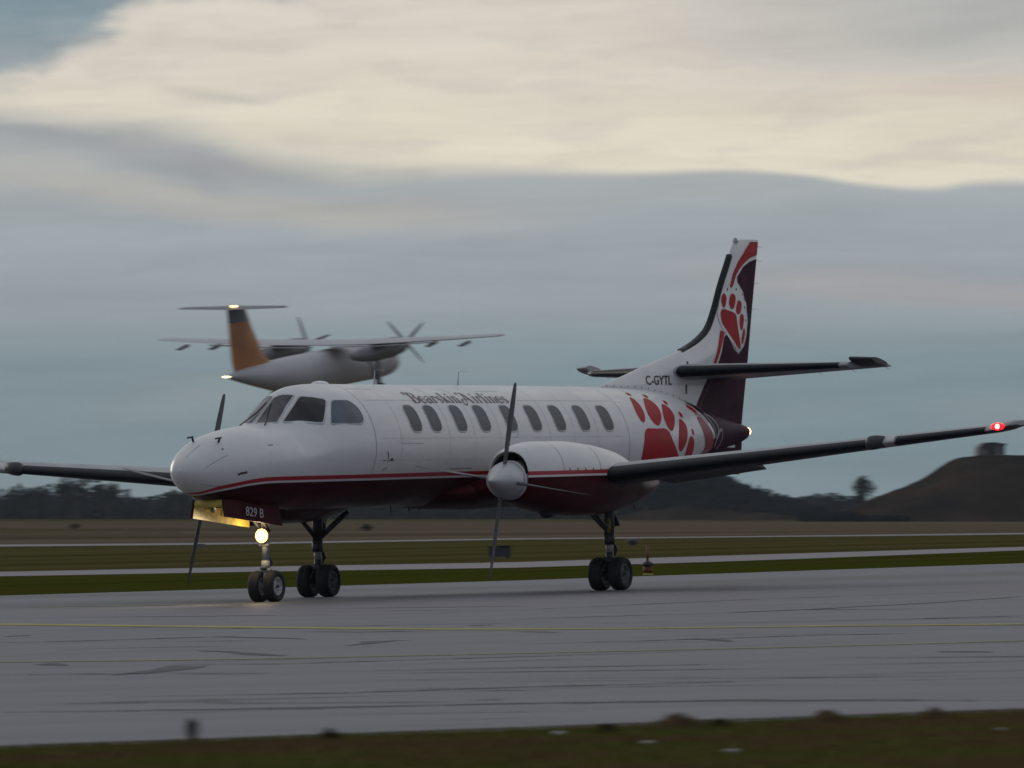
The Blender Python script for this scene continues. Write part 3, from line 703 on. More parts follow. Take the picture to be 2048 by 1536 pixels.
def fdecal(name, polys, mt, parent=None, off=.004, mirror=False, **k):
    polys = [[(x, ph * KA) for x, ph in P] for P in polys]
    return decal2d(name, polys, lambda s, t: fpt(s, (PI - t / .838) if mirror else t / .838, off), mt, parent or fus, **k)
def offset_poly(P, d):
    A = sum(P[i - 1][0] * P[i][1] - P[i][0] * P[i - 1][1] for i in range(len(P))) / 2; sg = 1 if A > 0 else -1; out = []
    for i in range(len(P)):
        a_, b_ = Vector(P[i - 1]), Vector(P[(i + 1) % len(P)]); t = (b_ - a_).normalized(); out.append((P[i][0] + t.y * d * sg, P[i][1] - t.x * d * sg))
    return out
def ringpoly(name, P, d_in, d_out, fn, mt, parent):
    A = offset_poly(P, -d_in); B = offset_poly(P, d_out); n = len(P)
    V = [fn(*p) for p in A] + [fn(*p) for p in B]; F = [(i, (i + 1) % n, n + (i + 1) % n, n + i) for i in range(n)]
    return mesh(name, V, F, mt, parent)
# cabin windows
WX = [5.557, 6.149, 6.927, 7.654, 8.482, 9.244, 10.014, 10.781, 11.545]
for side in (0, 1):
    for i, wx in enumerate(WX):
        c = corner([(wx - .170, 11.8 * KA), (wx + .170, 11.8 * KA), (wx + .170, 39.8 * KA), (wx - .170, 39.8 * KA)], .135, 6)
        fn = lambda s, t, sd=side, off=.005: fpt(s, (PI - t / .838) if sd else t / .838, off)
        pane = decal2d('cabin_window', [c], lambda s, t, sd=side: fpt(s, (PI - t / .838) if sd else t / .838, .004), M['glass'], AC, maxe=.06)
        P = c; L = []
        fo = [fpt(s, (PI - t / .838) if side else t / .838, o_) for (s, t), o_ in [(p, .007) for p in offset_poly(P, -.004)]]
        n = len(P)
        r1 = [fpt(s, (PI - t / .838) if side else t / .838, .0075) for s, t in P]; r2 = [fpt(s, (PI - t / .838) if side else t / .838, .0065) for s, t in offset_poly(P, .014)]; r3 = [fpt(s, (PI - t / .838) if side else t / .838, -.002) for s, t in offset_poly(P, .016)]
        r0 = [fpt(s, (PI - t / .838) if side else t / .838, .003) for s, t in offset_poly(P, -.004)]
        V = r0 + r1 + r2 + r3; F = [(a_ * n + i_, a_ * n + (i_ + 1) % n, (a_ + 1) * n + (i_ + 1) % n, (a_ + 1) * n + i_) for a_ in range(3) for i_ in range(n)]
        mesh('window_frame', V, F, M['frame'], pane)
# cockpit glazing: (x, phi) corners, frame proud of it
def glaze(name, poly, mirror, r=.03, fr=.02, mt=None):
    P = corner([(x, ph * KA) for x, ph in poly], r, 5)
    f = lambda s, t, off: fpt(s, (PI - t / .838) if mirror else t / .838, off)
    pane = decal2d(name, [P], lambda s, t: f(s, t, .006), mt or M['cockpit_glass'], AC, maxe=.05)
    n = len(P); rs = [(offset_poly(P, -.003), .004), (P, .011), (offset_poly(P, fr), .009), (offset_poly(P, fr + .003), -.003)]
    V = [f(s, t, o_) for q_, o_ in rs for s, t in q_]; F = [(a_ * n + i_, a_ * n + (i_ + 1) % n, (a_ + 1) * n + (i_ + 1) % n, (a_ + 1) * n + i_) for a_ in range(3) for i_ in range(n)]
    mesh('window_frame', V, F, M['frame'], pane); return pane
M['shield_glass'] = mat('windshield_glass', (.055, .052, .066), .15, noise_amt=.6, scale=3.0, spec=.45)  # pale purple-grey reflection painted into the base colour
M['aft_glass'] = mat('blue_reflection_glass', (.045, .065, .11), .15, noise_amt=.45, scale=2.5, spec=.4)  # the blue is a reflection put into the base colour
for mir in (False, True):
    glaze('windshield', [(2.345, 86.5), (2.525, 62), (3.13, 68.5), (3.02, 79), (2.92, 87)], mir, .03, .02, M['shield_glass'])
    glaze('cockpit_window', [(2.60, 57.2), (3.165, 33.0), (3.53, 51.2), (3.20, 63.8)], mir, .05, .024)
    glaze('cockpit_window', [(3.285, 29.0), (3.62, 49.3), (3.985, 46.0), (4.10, 36.0), (4.08, 23.5), (3.96, 20.3)], mir, .07, .014, M['aft_glass'])
    mb = MB(); f = lambda x, ph, o_=.02: fpt(x, (PI - R_(ph)) if mir else R_(ph), o_)
    mb.tube([f(2.30, 72, .01), f(2.42, 73, .03), f(2.60, 78, .028), f(2.80, 84, .025)], .009, 6); mb.build('wiper', M['black'], AC)

# panel joints round the hull and access panel outlines
def joint(pts, wd=.006, off=.0045, name='panel_seam', mt=None):
    V = []; n = len(pts)
    P = [fpt(x, R_(ph), off) for x, ph in pts]
    for i in range(n):
        t = (P[min(i + 1, n - 1)] - P[max(i - 1, 0)]).normalized(); zm = fsec(pts[i][0])[3]
        nn = (P[i] - Vector((pts[i][0], 0, zm))).normalized(); sd = t.cross(nn).normalized() * wd / 2
        V += [P[i] - sd, P[i] + sd]
    return V, [(2 * i, 2 * i + 1, 2 * i + 3, 2 * i + 2) for i in range(n - 1)]
mb = MB()
for x in (4.292, 12.15): mb.add(*joint([(x, ph) for ph in range(-32, 213, 4)], .008 if x < 5 else .007))
for P in ([(4.373, 65.3), (4.73, 65.2), (5.089, 64.5)], [(8.143, 61.9), (8.5, 61.9), (8.846, 61.9)], [(.437, -42.8), (.62, -40), (.824, -36.4)], [(1.74, 18), (1.66, 0), (1.62, -20)],
          [(.33, 74), (.48, 73.6), (.64, 72.6)], [(.45, 6), (.6, 16), (.74, 21.5), (.874, 25.2)], [(5.02, 1.4), (5.36, 1.3), (5.70, 1.2)]):
    mb.add(*joint(P, .005))
P = [(x, y / KA) for x, y in corner([(8.30, 5.6 * KA), (8.62, 5.6 * KA), (8.66, 50 * KA), (8.30, 50 * KA)], .12, 6)]
P = [p for p in P if p[0] > 8.44]; mb.add(*joint(P, .006))
mb.build('panel_seam', M['seam'], fus)
mb = MB()
for x in (5.05, 6.5, 7.27, 8.05, 9.62, 10.4, 11.15, 13.1, 14.6): mb.add(*joint([(x, ph) for ph in list(range(-20, 10, 3)) + list(range(10, 90, 4))], .007, .003))
for ph in (46.5, 6.0, -14): mb.add(*joint([(x, ph) for x in frange(4.4, 12.1, 60)], .006, .003))
mb.build('lap_joint', mat('faint_joint_line', (.60, .59, .60), .5, noise_amt=.1), fus)
mb = MB()
mb.add(*joint([(1.024, -12.9), (1.07, -10.5), (1.13, -10), (1.197, -9.2)], .03, .006)); mb.add(*joint([(4.517, -14.6), (4.867, -14.8)], .006)); mb.add(*joint([(4.617, -6), (4.66, -10), (4.665, -13.5)], .016))
mb.add(*joint([(4.569, -25.2), (4.62, -22.5), (4.683, -21.4)], .012)); mb.add(*joint([(1.74, 29.6), (1.84, 29.2)], .01)); mb.add(*joint([(.845, 40), (.875, 39.7)], .02))
mb.add(*joint([(4.73, -13.6), (4.80, -13.3)], .03))
for i in range(9): mb.add(*joint([(6.6 + i * .075, -23.4), (6.63 + i * .075, -23.3)], .018))
mb.build('stencil_mark', M['letter'], fus)

# paw prints on the rear fuselage (both sides)
PAW = {
 'pad': [(12.633,-24.3),(12.60,-11.1),(12.655,3.5),(12.70,9.5),(12.80,13.4),(12.98,13.5),(13.198,13.0),(13.43,12.9),(13.593,8.9),(13.721,-1.1),(13.925,-13.0),(14.22,-29.6),(14.25,-40),(13.6,-48),(12.8,-42)],
 'toe1': [(12.874,52.6),(12.965,51),(12.97,42.7),(12.93,32.2),(12.85,24.1),(12.743,20.0),(12.66,24.2),(12.67,35)],
 'toe2': [(13.347,51.9),(13.50,50.5),(13.575,42.9),(13.56,33.3),(13.443,23.7),(13.248,16.4),(13.10,19.6),(13.03,28),(13.11,39)],
 'toe3': [(13.809,42.5),(13.95,41),(14.015,34.4),(13.998,25.3),(13.866,14.9),(13.716,9.1),(13.575,14.5),(13.57,27)],
 'toe4': [(14.15,21.9),(14.28,20),(14.381,12.4),(14.369,1.6),(14.288,-8.4),(14.135,-15.9),(13.985,-9.9),(13.995,5.6)],
 'toe5': [(14.50,-.4),(14.64,-3.0),(14.721,-11.7),(14.75,-25),(14.70,-36),(14.46,-37),(14.36,-22),(14.40,-8)]}
CLAW = [[(13.008,63.4),(13.103,62.0),(13.064,57.0),(12.974,58.4)],[(13.524,60.2),(13.632,58.3),(13.555,52.9),(13.475,55.4)],[(14.018,49.6),(14.110,47.5),(14.056,42.2),(13.975,44.0)],[(14.283,32.3),(14.375,29.8),(14.354,24.2),(14.250,25.8)],[(14.606,9.2),(14.675,6.3),(14.687,0.5),(14.595,2.8)]]
for mir in (False, True):
    fdecal('paw_print', [rounded(P, 5) for P in PAW.values()], M['red'], mirror=mir, off=.0035)
    fdecal('paw_print', [rounded(P, 4) for P in CLAW], M['red'], mirror=mir, off=.0035)
    fdecal('paw_print', [offset_poly(rounded([(14.85, 44), (15.05, 46), (15.2, 36), (15.12, 31), (14.98, 36)], 4), 0)], M['red'], mirror=mir, off=.0055)
    # plum tail cone with a faded second paw
    edge = [(15.20, 89.9), (15.12, 70), (15.16, 52), (15.30, 40), (15.45, 30), (15.60, 19), (15.78, 5), (15.84, -8), (15.70, -17), (15.45, -22), (15.15, -34), (14.7, -48), (14.3, -62), (14.1, -89.9)]
    fdecal('livery_panel', [edge + [(16.5, -89.9), (17.86, -89.9), (17.86, 0), (17.86, 89.9), (16.5, 89.9)]], M['plum'], mirror=mir, off=.003)
    fdecal('paw_print', [rounded([(15.03,24),(15.16,27.5),(15.31,22.5),(15.45,14.5),(15.62,3),(15.74,-12),(15.80,-28),(15.6,-46),(15.3,-48),(15.35,-30),(15.33,-18),(15.22,-3),(15.10,11)], 4)], M['pink'], mirror=mir, off=.006)
    fdecal('paw_print', [rounded(P, 4) for P in ([(15.62, 34), (15.78, 31), (15.92, 18), (15.96, 5), (15.88, -4), (15.78, 4), (15.68, 16)], [(15.98, 0), (16.10, 4), (16.16, -12), (16.10, -34), (15.95, -42), (15.93, -22)], [(15.28, 58), (15.45, 56), (15.60, 44), (15.52, 38), (15.38, 44)])], M['plum'], mirror=mir, off=.0075)
    mb = MB()
    for P in ([(15.50, 37), (15.62, 26), (15.74, 14), (15.84, 0), (15.90, -14), (15.92, -30)], [(15.60, 37), (15.80, 34), (15.95, 22), (16.01, 6), (15.93, -8), (15.90, -14)], [(15.93, -14), (16.06, 2), (16.17, 6), (16.22, -12), (16.12, -38)],
              [(15.02, 30), (15.2, 31), (15.36, 26), (15.50, 17)], [(15.22, 62), (15.45, 60), (15.66, 45), (15.60, 36)], [(14.95, 50), (15.2, 50)], [(15.60, -30), (15.30, -30), (14.95, -46)]):
        Q = [(x, 180 - ph if mir else ph) for x, ph in smoothpts(P, 4)]; mb.add(*joint(Q, .030, .009))
    mb.build('paw_outline', mat('muted_white_line', (.30, .24, .28), .4, noise_amt=.2), fus)

# lettering drawn stroke by stroke: decorative serif capitals with swashes
def ribbon2(pts, ws):
    P0 = [Vector(p) for p in pts]; P = [P0[0]]; W0 = list(ws) if isinstance(ws, (list, tuple)) else [ws] * len(P0); W1 = [W0[0]]
    for i in range(1, len(P0)):
        k = max(1, math.ceil((P0[i] - P0[i - 1]).length / .22))
        for j in range(1, k + 1): P.append(P0[i - 1].lerp(P0[i], j / k)); W1.append(W0[i - 1] + (W0[i] - W0[i - 1]) * j / k)
    ws = W1; n = len(P); L = []; R2 = []
    for i, p in enumerate(P):
        t = (P[min(i + 1, n - 1)] - P[max(i - 1, 0)])
        t = t.normalized() if t.length else Vector((1, 0)); nn = Vector((-t.y, t.x)); w_ = ws[i] if isinstance(ws, (list, tuple)) else ws
        L.append(p + nn * w_ / 2); R2.append(p - nn * w_ / 2)
    return [[tuple(L[i]), tuple(R2[i]), tuple(R2[i + 1]), tuple(L[i + 1])] for i in range(n - 1)]
def arc(cx, cy, rx, ry, a0, a1, n=12): return [(cx + rx * math.cos(R_(a0 + (a1 - a0) * i / n)), cy + ry * math.sin(R_(a0 + (a1 - a0) * i / n))) for i in range(n + 1)]
def vary(n, a_, b_): return [a_ + (b_ - a_) * math.sin(PI * i / (n - 1)) for i in range(n)]
TK, TN = .235, .085
def st(x, y0, y1): return [([(x, y0), (x, y1)], TK), ([(x - .2, y0 + .03), (x + .2, y0 + .03)], TN), ([(x - .2, y1 - .03), (x, y1 - .03)], TN)]
def bow(x0, x1): return [(arc((x0 + x1) / 2, .5, (x1 - x0) / 2, .5, 90, 270), vary(13, TN, TK)), (arc((x0 + x1) / 2, .5, (x1 - x0) / 2, .5, -90, 90), vary(13, TN, TK))]
GL = {
 'e': (.95, [(arc(.48, .5, .38, .48, 60, 330, 16), vary(17, TN, TK)), ([(.12, .52), (.84, .55)], TN), (arc(.48, .5, .38, .48, 60, -5, 6), TN)]),
 'a': (1.0, [([(.75, .03), (.75, .7)], TK), (arc(.45, .68, .32, .3, 150, 0, 8), TN * 1.3), (arc(.42, .28, .3, .27, 60, 300, 10), vary(11, TN, TK)), ([(.75, .05), (.98, .05)], TN)]),
 'r': (.85, st(.3, 0, 1) + [(arc(.62, .55, .30, .42, 160, 50, 8), TN * 1.3), ([(.78, .86), (.86, .78)], TK)]),
 's': (.78, [([(.68, .78), (.58, .95), (.35, .97), (.17, .8), (.22, .62), (.42, .5), (.62, .38), (.66, .2), (.5, .04), (.25, .04), (.10, .22)], [TN, TN, TN * 1.3, TK * .8, TK, TK, TK, TK * .8, TN * 1.3, TN, TN])]),
 'k': (1.02, st(.3, 0, 1.6) + [([(.35, .45), (.85, .97)], TN), ([(.48, .58), (.85, .05)], TK), ([(.72, .03), (1.02, .03)], TN)]),
 'i': (.58, st(.3, 0, 1) + [([(.22, 1.32), (.38, 1.42)], TK)]),
 'n': (1.08, st(.28, 0, 1) + [(arc(.55, .6, .27, .37, 150, 0, 8), TN * 1.3), ([(.82, .62), (.82, 0)], TK), ([(.64, .03), (1.02, .03)], TN)]),
 'l': (.58, st(.3, 0, 1.6)),
 'B': (1.75, [([(.75, .03), (.75, 1.58)], TK * 1.15), ([(.5, .03), (1.15, .03)], TN), ([(.10, 1.25), (.02, 1.5), (.22, 1.72), (.5, 1.62), (.8, 1.60), (1.15, 1.60)], [TN, TN * 1.4, TN * 1.6, TN, TN, TN]),
              (arc(1.12, 1.22, .36, .37, 90, -90, 10), vary(11, TN, TK)), (arc(1.15, .44, .44, .41, 90, -90, 10), vary(11, TN, TK * 1.1)), ([(.35, 1.15), (.18, 1.3), (.28, 1.5), (.45, 1.42)], TN), ([(.75, .85), (1.1, .85)], TN), ([(.40, .40), (.55, .15), (.75, .05)], TN)]),
 'A': (1.95, [([(.98, 1.60), (1.55, .03)], TK * 1.15), ([(1.35, .03), (1.80, .03)], TN), ([(.98, 1.60), (.62, .35), (.42, -.05)], TN * 1.2),
              ([(.42, -.05), (.18, -.28), (-.15, -.15), (-.22, .2), (.0, .5), (.45, .58), (1.3, .52)], [TN, TN * 1.8, TN * 2, TN * 1.6, TN, TN, TN]), ([(.2, 1.25), (.05, 1.45), (.25, 1.68), (.6, 1.6), (1.0, 1.58)], [TN, TN * 1.5, TN * 1.6, TN, TN]), ([(.12, .1), (.02, .28), (.2, .38)], TN)])}
def lettering(text, scale_x, scale_y):
    polys = []; x = 0
    for ch in text:
        if ch == ' ': x += .35; continue
        w_, strokes = GL[ch]
        for pts, ws in strokes: polys += [[((x + a_) * scale_x, b_ * scale_y) for a_, b_ in q_] for q_ in ribbon2(pts, ws)]
        x += w_ + .05
    return polys, x * scale_x
_, Lw = lettering('Bearskin Airlines', 1, 1)
sx = 3.02 / Lw
polys, _ = lettering('Bearskin Airlines', sx, .137)
def textmesh(name, polys, fn, mt, parent):
    V = []; F = []
    for k, q_ in enumerate(polys):
        b_ = len(V); V += [fn(s, t, (k % 7) * .00012) for s, t in q_]; F.append(tuple(range(b_, b_ + len(q_))))
    return mesh(name, V, F, mt, parent, smooth=False)
textmesh('lettering', polys, lambda s, t, o_: fpt(5.80 + s, R_(42.9) + t / .838, .0045 + o_), M['letter'], fus)
textmesh('lettering', polys, lambda s, t, o_: fpt(8.82 - s, PI - (R_(42.9) + t / .838), .0045 + o_), M['letter'], fus)
def font_mesh(name, text, h, sxk, place, mt, parent, bold=.0):
    cu = bpy.data.curves.new('t', 'FONT'); cu.body = text; cu.size = 1; cu.offset = bold; cu.resolution_u = 3
    to = bpy.data.objects.new('t', cu); col_.objects.link(to); me = bpy.data.meshes.new_from_object(to); bpy.data.objects.remove(to)
    bm = bmesh.new(); bm.from_mesh(me); x0 = min(v.co.x for v in bm.verts); x1 = max(v.co.x for v in bm.verts); y1 = max(v.co.y for v in bm.verts)
    for v in bm.verts: v.co = place((v.co.x - x0) / (x1 - x0) * sxk, v.co.y / y1 * h)
    bm.to_mesh(me); bm.free(); me.name = name; me.materials.clear(); me.materials.append(mt)
    o = bpy.data.objects.new(name, me); col_.objects.link(o); o.parent = parent; return o

# small roof and nose fittings
mb = MB(); mb.lathe([(0, .10), (.02, .095), (.045, .07), (.06, .03), (.065, .001)], (0, 0, 0), 'z', 20)
b_ = mb.build('roof_blister', M['white'], AC); b_.location = (4.28, 0, 2.925); b_.scale = (2.0, 1, .8)
for x, h in ((5.88, .19), (8.42, .17)):
    mb = MB(); mb.tube([(x, 0, 2.90), (x + .03, 0, 2.93 + h)], [.012, .006], 8); mb.tube([(x + .03, 0, 2.93 + h), (x + .34, 0, 2.93 + h + .01)], .0025, 6); mb.build('antenna', M['grey'], AC)
for (x, ph) in ((.748, 99), (.915, 58)):
    b0 = fpt(x, R_(ph), -.01); b1 = fpt(x, R_(ph), .07); mb = MB(); mb.tube([b0, b1], [.017, .014], 8); mb.tube([b1 + Vector((.03, 0, 0)), b1 + Vector((-.13, 0, -.015))], [.013, .010], 8); mb.build('pitot_tube', M['black'], AC)
for x in (6.15, 6.7, 7.0): mb = MB(); mb.tube([(x, -.06, 1.26), (x + .02, -.06, 1.17)], [.015, .008], 8); mb.build('antenna', M['black'], AC)
mb = MB(); mb.lathe([(0, .062), (.03, .062), (.07, .045), (.09, .001)], (17.86, 0, 2.235), 'x', 16)
for i, v in enumerate(mb.v): pass
mb.build('tail_light', M['amber_lamp'], AC)

# ---- wings
def airfoil(n=26, t=.14, camber=.02):
    up = []; lo = []
    for i in range(n + 1):
        x = .5 * (1 - math.cos(PI * i / n)); yt = 5 * t * (.2969 * math.sqrt(x) - .126 * x - .3516 * x * x + .2843 * x ** 3 - .1036 * x ** 4)
        yc = camber * 4 * x * (1 - x); up.append((x, yc + yt)); lo.append((x, yc - yt))
    return list(reversed(up)) + lo[1:-1] + [lo[-1]]
def wing_at(y): # y = distance from centreline
    x = 7.33 + .045 * y; z = 1.367 + .0822 * y; c = 2.55 - 1.6 * (y - .8) / 7.7; tw = R_(1.3 - 2.2 * y / 8.5); th = .155 - .035 * y / 8.5
    return x, z, c, tw, th
def wing_pt(y, s, zz, side, off=0):
    x, z, c, tw, th = wing_at(y); dx, dz = s * c, zz * c
    return Vector((x + dx * math.cos(tw) + dz * math.sin(tw), side * y, z + dz * math.cos(tw) - dx * math.sin(tw)))
def wing_ring(y, side, s0=0, s1=1, off=0, n=26, droop=0, hinge=None):
    th = wing_at(y)[4]; c = wing_at(y)[2]; A = airfoil(n, th); 
    pts = [(a_, b_) for a_, b_ in A if s0 - 1e-6 <= a_ <= s1 + 1e-6]
    if off:
        pts2 = []
        for i, (a_, b_) in enumerate(pts):
            p0 = pts[max(0, i - 1)]; p1 = pts[min(len(pts) - 1, i + 1)]; t = Vector((p1[0] - p0[0], p1[1] - p0[1])).normalized(); pts2.append((a_ + t.y * off / c, b_ - t.x * off / c))
        pts = pts2
    if droop:
        h0 = hinge or s0; cs, sn = math.cos(droop), math.sin(droop); pts = [(h0 + (a_ - h0) * cs + b_ * sn, b_ * cs - (a_ - h0) * sn) for a_, b_ in pts]
    return [wing_pt(y, a_, b_, side) for a_, b_ in pts]
for side, yy in ((-1, 'port'), (1, 'star')):
    ys = [0.3, .8, 1.4, 2, 2.6] + frange(2.8, 8.4, 16)
    rings = [wing_ring(y, side, 0, .74) for y in ys]
    # rounded tip
    for k, f_ in ((8.48, .985), (8.58, .93), (8.65, .80), (8.685, .55)):
        r = wing_ring(8.4, side, 0, 1.0 if False else .74); cx = wing_at(8.4)[0] + wing_at(8.4)[2] * .60
        rr = []
        for p in r:
            q_ = Vector((cx + (p.x - cx) * f_, side * k, 0)); zc = wing_at(8.4)[1] + .01; q_.z = zc + (p.z - zc) * f_ + (k - 8.4) * .25; rr.append(q_)
        rings.append(rr)
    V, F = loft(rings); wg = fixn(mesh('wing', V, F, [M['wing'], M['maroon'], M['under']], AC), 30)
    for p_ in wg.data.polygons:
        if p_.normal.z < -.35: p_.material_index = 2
    for p_ in wg.data.polygons:
        if abs(p_.center.y) < 2.45 and p_.center.x < 8.4: p_.material_index = 1
    # trailing parts: flap inboard, aileron outboard
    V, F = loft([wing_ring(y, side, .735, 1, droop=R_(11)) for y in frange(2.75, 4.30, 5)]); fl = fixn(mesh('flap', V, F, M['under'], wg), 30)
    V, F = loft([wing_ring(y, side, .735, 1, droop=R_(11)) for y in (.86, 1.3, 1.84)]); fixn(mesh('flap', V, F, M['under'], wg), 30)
    V, F = loft([wing_ring(y, side, .745, 1, droop=R_(1)) for y in frange(4.33, 8.38, 8)]); fixn(mesh('aileron', V, F, M['wing'], wg), 30)
    for y0, y1 in ((2.74, 6.58), (7.02, 8.32)):
        V, F = loft([wing_ring(y, side, 0, .085, off=.004, n=40) for y in frange(y0, y1, 12)], closed=False, caps=(False, False)); mesh('deicing_boot', V, F, M['boot'], wg)
    # blunt fairing on the leading edge and the bare metal beyond it
    mb = MB(); P0 = wing_pt(6.60, .0, 0, side)
    for y, rx, rz in ((6.585, .02, .02), (6.60, .085, .085), (6.66, .12, .105), (6.74, .10, .095), (6.85, .05, .07)):
        pass
    rg = []
    for y, rx, rz in ((6.585, .03, .03), (6.60, .08, .082), (6.65, .115, .100), (6.74, .11, .096), (6.84, .06, .075)):
        c_ = wing_pt(y, .03, .012, side); rg.append([c_ + Vector((rx * math.cos(2 * PI * k / 18), 0, rz * math.sin(2 * PI * k / 18))) for k in range(18)])
    V, F = loft(rg); mesh('leading_edge_fairing', V, F, M['dark_strut'], wg)
    V, F = loft([wing_ring(y, side, 0, .12, off=.012, n=40) for y in (6.84, 6.92, 7.0)], closed=False, caps=(False, False)); mesh('bare_leading_edge', V, F, M['metal'], wg)
    mb = MB()
    for y in frange(4.9, 8.2, 5): p = wing_pt(y, 1.0, 0, side); mb.tube([p, p + Vector((.14, 0, -.01))], .003, 5)
    mb.build('static_wick', M['black'], wg)
    c_ = wing_pt(8.50, -.0, .02, side) + Vector((.02, 0, .015)); bm = bmesh.new(); bmesh.ops.create_uvsphere(bm, u_segments=16, v_segments=10, radius=.065)
    for v in bm.verts: v.co = Vector((v.co.x * .7, v.co.y * 1.5, v.co.z * .75)) + c_
    me = bpy.data.meshes.new('navigation_light'); bm.to_mesh(me); bm.free(); me.materials.append(M['red_lamp'] if side < 0 else mat('green_lens', (.02, .3, .12), .2, emis=(.05, 1, .4), es=8)); o = bpy.data.objects.new('navigation_light', me); col_.objects.link(o); o.parent = wg
    if side < 0:
        bm = bmesh.new(); bmesh.ops.create_uvsphere(bm, u_segments=12, v_segments=8, radius=.034)
        for v in bm.verts: v.co = v.co + c_ + Vector((-.028, -.01, 0))
        me = bpy.data.meshes.new('bulb'); bm.to_mesh(me); bm.free(); me.materials.append(M['red_core']); o2 = bpy.data.objects.new('bulb', me); col_.objects.link(o2); o2.parent = o
# wing-to-body fairing
V, F = loft([[Vector((x, yy_ , zz_)) for yy_, zz_ in [(w_ * math.cos(2 * PI * k / 40), 1.40 + h_ * math.sin(2 * PI * k / 40)) for k in range(40)]] for x, w_, h_ in ((6.5, .1, .03), (6.9, .55, .14), (7.4, .80, .20), (8.5, .88, .22), (9.6, .82, .20), (10.4, .55, .13), (10.9, .15, .04))])
fixn(mesh('belly_fairing', V, F, M['maroon'], AC), 50)

# ---- nacelles, spinners, propellers
NAC = [(5.36,1.930,1.288,.285,1.60),(5.40,1.965,1.262,.315,1.60),(5.60,2.03,1.22,.37,1.60),(6.1,2.080,1.14,.43,1.60),(6.7,2.082,1.068,.46,1.60),(7.4,2.05,1.05,.47,1.58),(8.0,1.985,1.06,.45,1.56),(8.35,1.925,1.09,.42,1.54),(8.65,1.82,1.13,.38,1.50),(8.9,1.68,1.17,.34,1.44),(9.3,1.60,1.25,.26,1.43),(9.7,1.54,1.36,.15,1.45),(9.86,1.51,1.41,.08,1.46)]
nsec = table(NAC)
def npt(x, phi, cy, off=0, sc=1):
    zt, zb, w_, zm = nsec(x); s, c = math.sin(phi), math.cos(phi); sq = .88
    return Vector((x, cy + (w_ + off) * sc * math.copysign(abs(c) ** sq, c), zm + (zt - zm + off if s > 0 else zm - zb + off) * sc * math.copysign(abs(s) ** sq, s)))
NS = table([(5.0, 1.640), (8.4, 1.655), (10.5, 1.66)])
for side in (-1, 1):
    cy = side * 2.285; n = 64
    rings = [[npt(x, 2 * PI * k / n, cy) for k in range(n)] for x in frange(5.40, 9.86, 90)]
    lip = []
    for dx, o_ in ((.40, -.05), (.15, -.045), (.04, -.038), (.0, -.018), (.012, -.004)): lip.append([npt(5.40, 2 * PI * k / n, cy, o_) + Vector((-.03 + dx, 0, 0)) for k in range(n)])
    V, F = loft(lip + rings, caps=(True, True)); nc = fixn(mesh('engine_nacelle', V, F, M['body'], AC), 50)
    setstripe(nc, lambda c: c.z - NS(c.x)[0])
    mb = MB(); P = [npt(5.375, 2 * PI * k / n, cy, -.040) for k in range(n)]; Q = [npt(5.70, 2 * PI * k / n, cy, -.048 + 0) for k in range(n)]
    for a_ in (P, Q): pass
    V, F = loft([[p + Vector((0, 0, 0)) for p in P], [Vector((5.72, p.y, p.z)) for p in P]], caps=(False, True)); mesh('intake_duct', V, F, M['black'], nc)
    MB().lathe([(5.33, .10), (5.335, .262), (5.42, .272), (5.74, .272)], (0, cy, 1.553), 'x', 48).build('gearbox_casing', M['white'], nc)
    mb = MB()
    for x in (6.20, 7.28):
        pts = [npt(x, R_(a_), cy, .003) for a_ in range(6, 175, 4)]
        for i in range(len(pts) - 1): mb.add([pts[i] - Vector((.004, 0, 0)), pts[i] + Vector((.004, 0, 0)), pts[i + 1] + Vector((.004, 0, 0)), pts[i + 1] - Vector((.004, 0, 0))], [(0, 1, 2, 3)])
    for i in range(9):
        p = npt(6.35 + i * .23, R_(180 - 170) if side > 0 else R_(172), cy, .004); mb.box(p + Vector((0, 0, .0)), (.012, .006, .045))
    mb.build('panel_seam', M['seam'], nc)
    MB().lathe([(9.78, .075), (9.95, .07), (9.95, .06), (9.8, .06)], (0, cy, 1.46), 'x', 24).build('exhaust_pipe', M['dark_strut'], nc)
    mb = MB(); mb.tube([(9.02, cy - .1, 1.19), (9.05, cy - .1, 1.10)], [.012, .008], 6); mb.lathe([(6.3, .02), (6.4, .07), (6.6, .07), (6.75, .02)], (0, cy, 1.10), 'x', 14); mb.build('drain', M['black'], nc)
    pr = MB().lathe([(4.775, .001), (4.785, .018), (4.83, .055), (4.92, .115), (5.02, .170), (5.12, .214), (5.22, .247), (5.30, .264), (5.33, .266), (5.332, .05)], (0, cy, 1.553), 'x', 56).build('propeller', M['metal'], AC)
    pr.name = 'spinner'
    tag(pr)
    def blade(ang):
        rg = []
        for r, ch, tw, tk in ((.20, .06, 88, .05), (.32, .08, 87, .042), (.45, .11, 86, .028), (.7, .135, 85, .018), (.95, .13, 84, .012), (1.2, .10, 83, .008), (1.32, .07, 82, .005), (1.345, .03, 82, .004)):
            ring_ = []
            for k in range(14):
                a_ = 2 * PI * k / 14; cx_, tz = math.cos(a_) * ch / 2, math.sin(a_) * tk / 2
                # chord direction mixes the shaft axis and the turning direction
                t_ = R_(tw); xx = cx_ * math.sin(t_) + tz * math.cos(t_); yy_ = cx_ * math.cos(t_) - tz * math.sin(t_)
                ca, sa = math.cos(ang), math.sin(ang); ring_.append(Vector((5.18 + xx, cy + yy_ * -sa + r * ca, 1.553 + yy_ * ca + r * sa)))
            rg.append(ring_)
        return loft(rg)
    pp = empty('propeller', None, AC)
    pr.parent = pp
    for k in range(4):
        V, F = blade(R_({-1: 10, 1: 14}[side]) + k * PI / 2); bl = mesh('blade', V, F, M['blade'], pp); bl['tmp'] = 0; del bl['tmp']

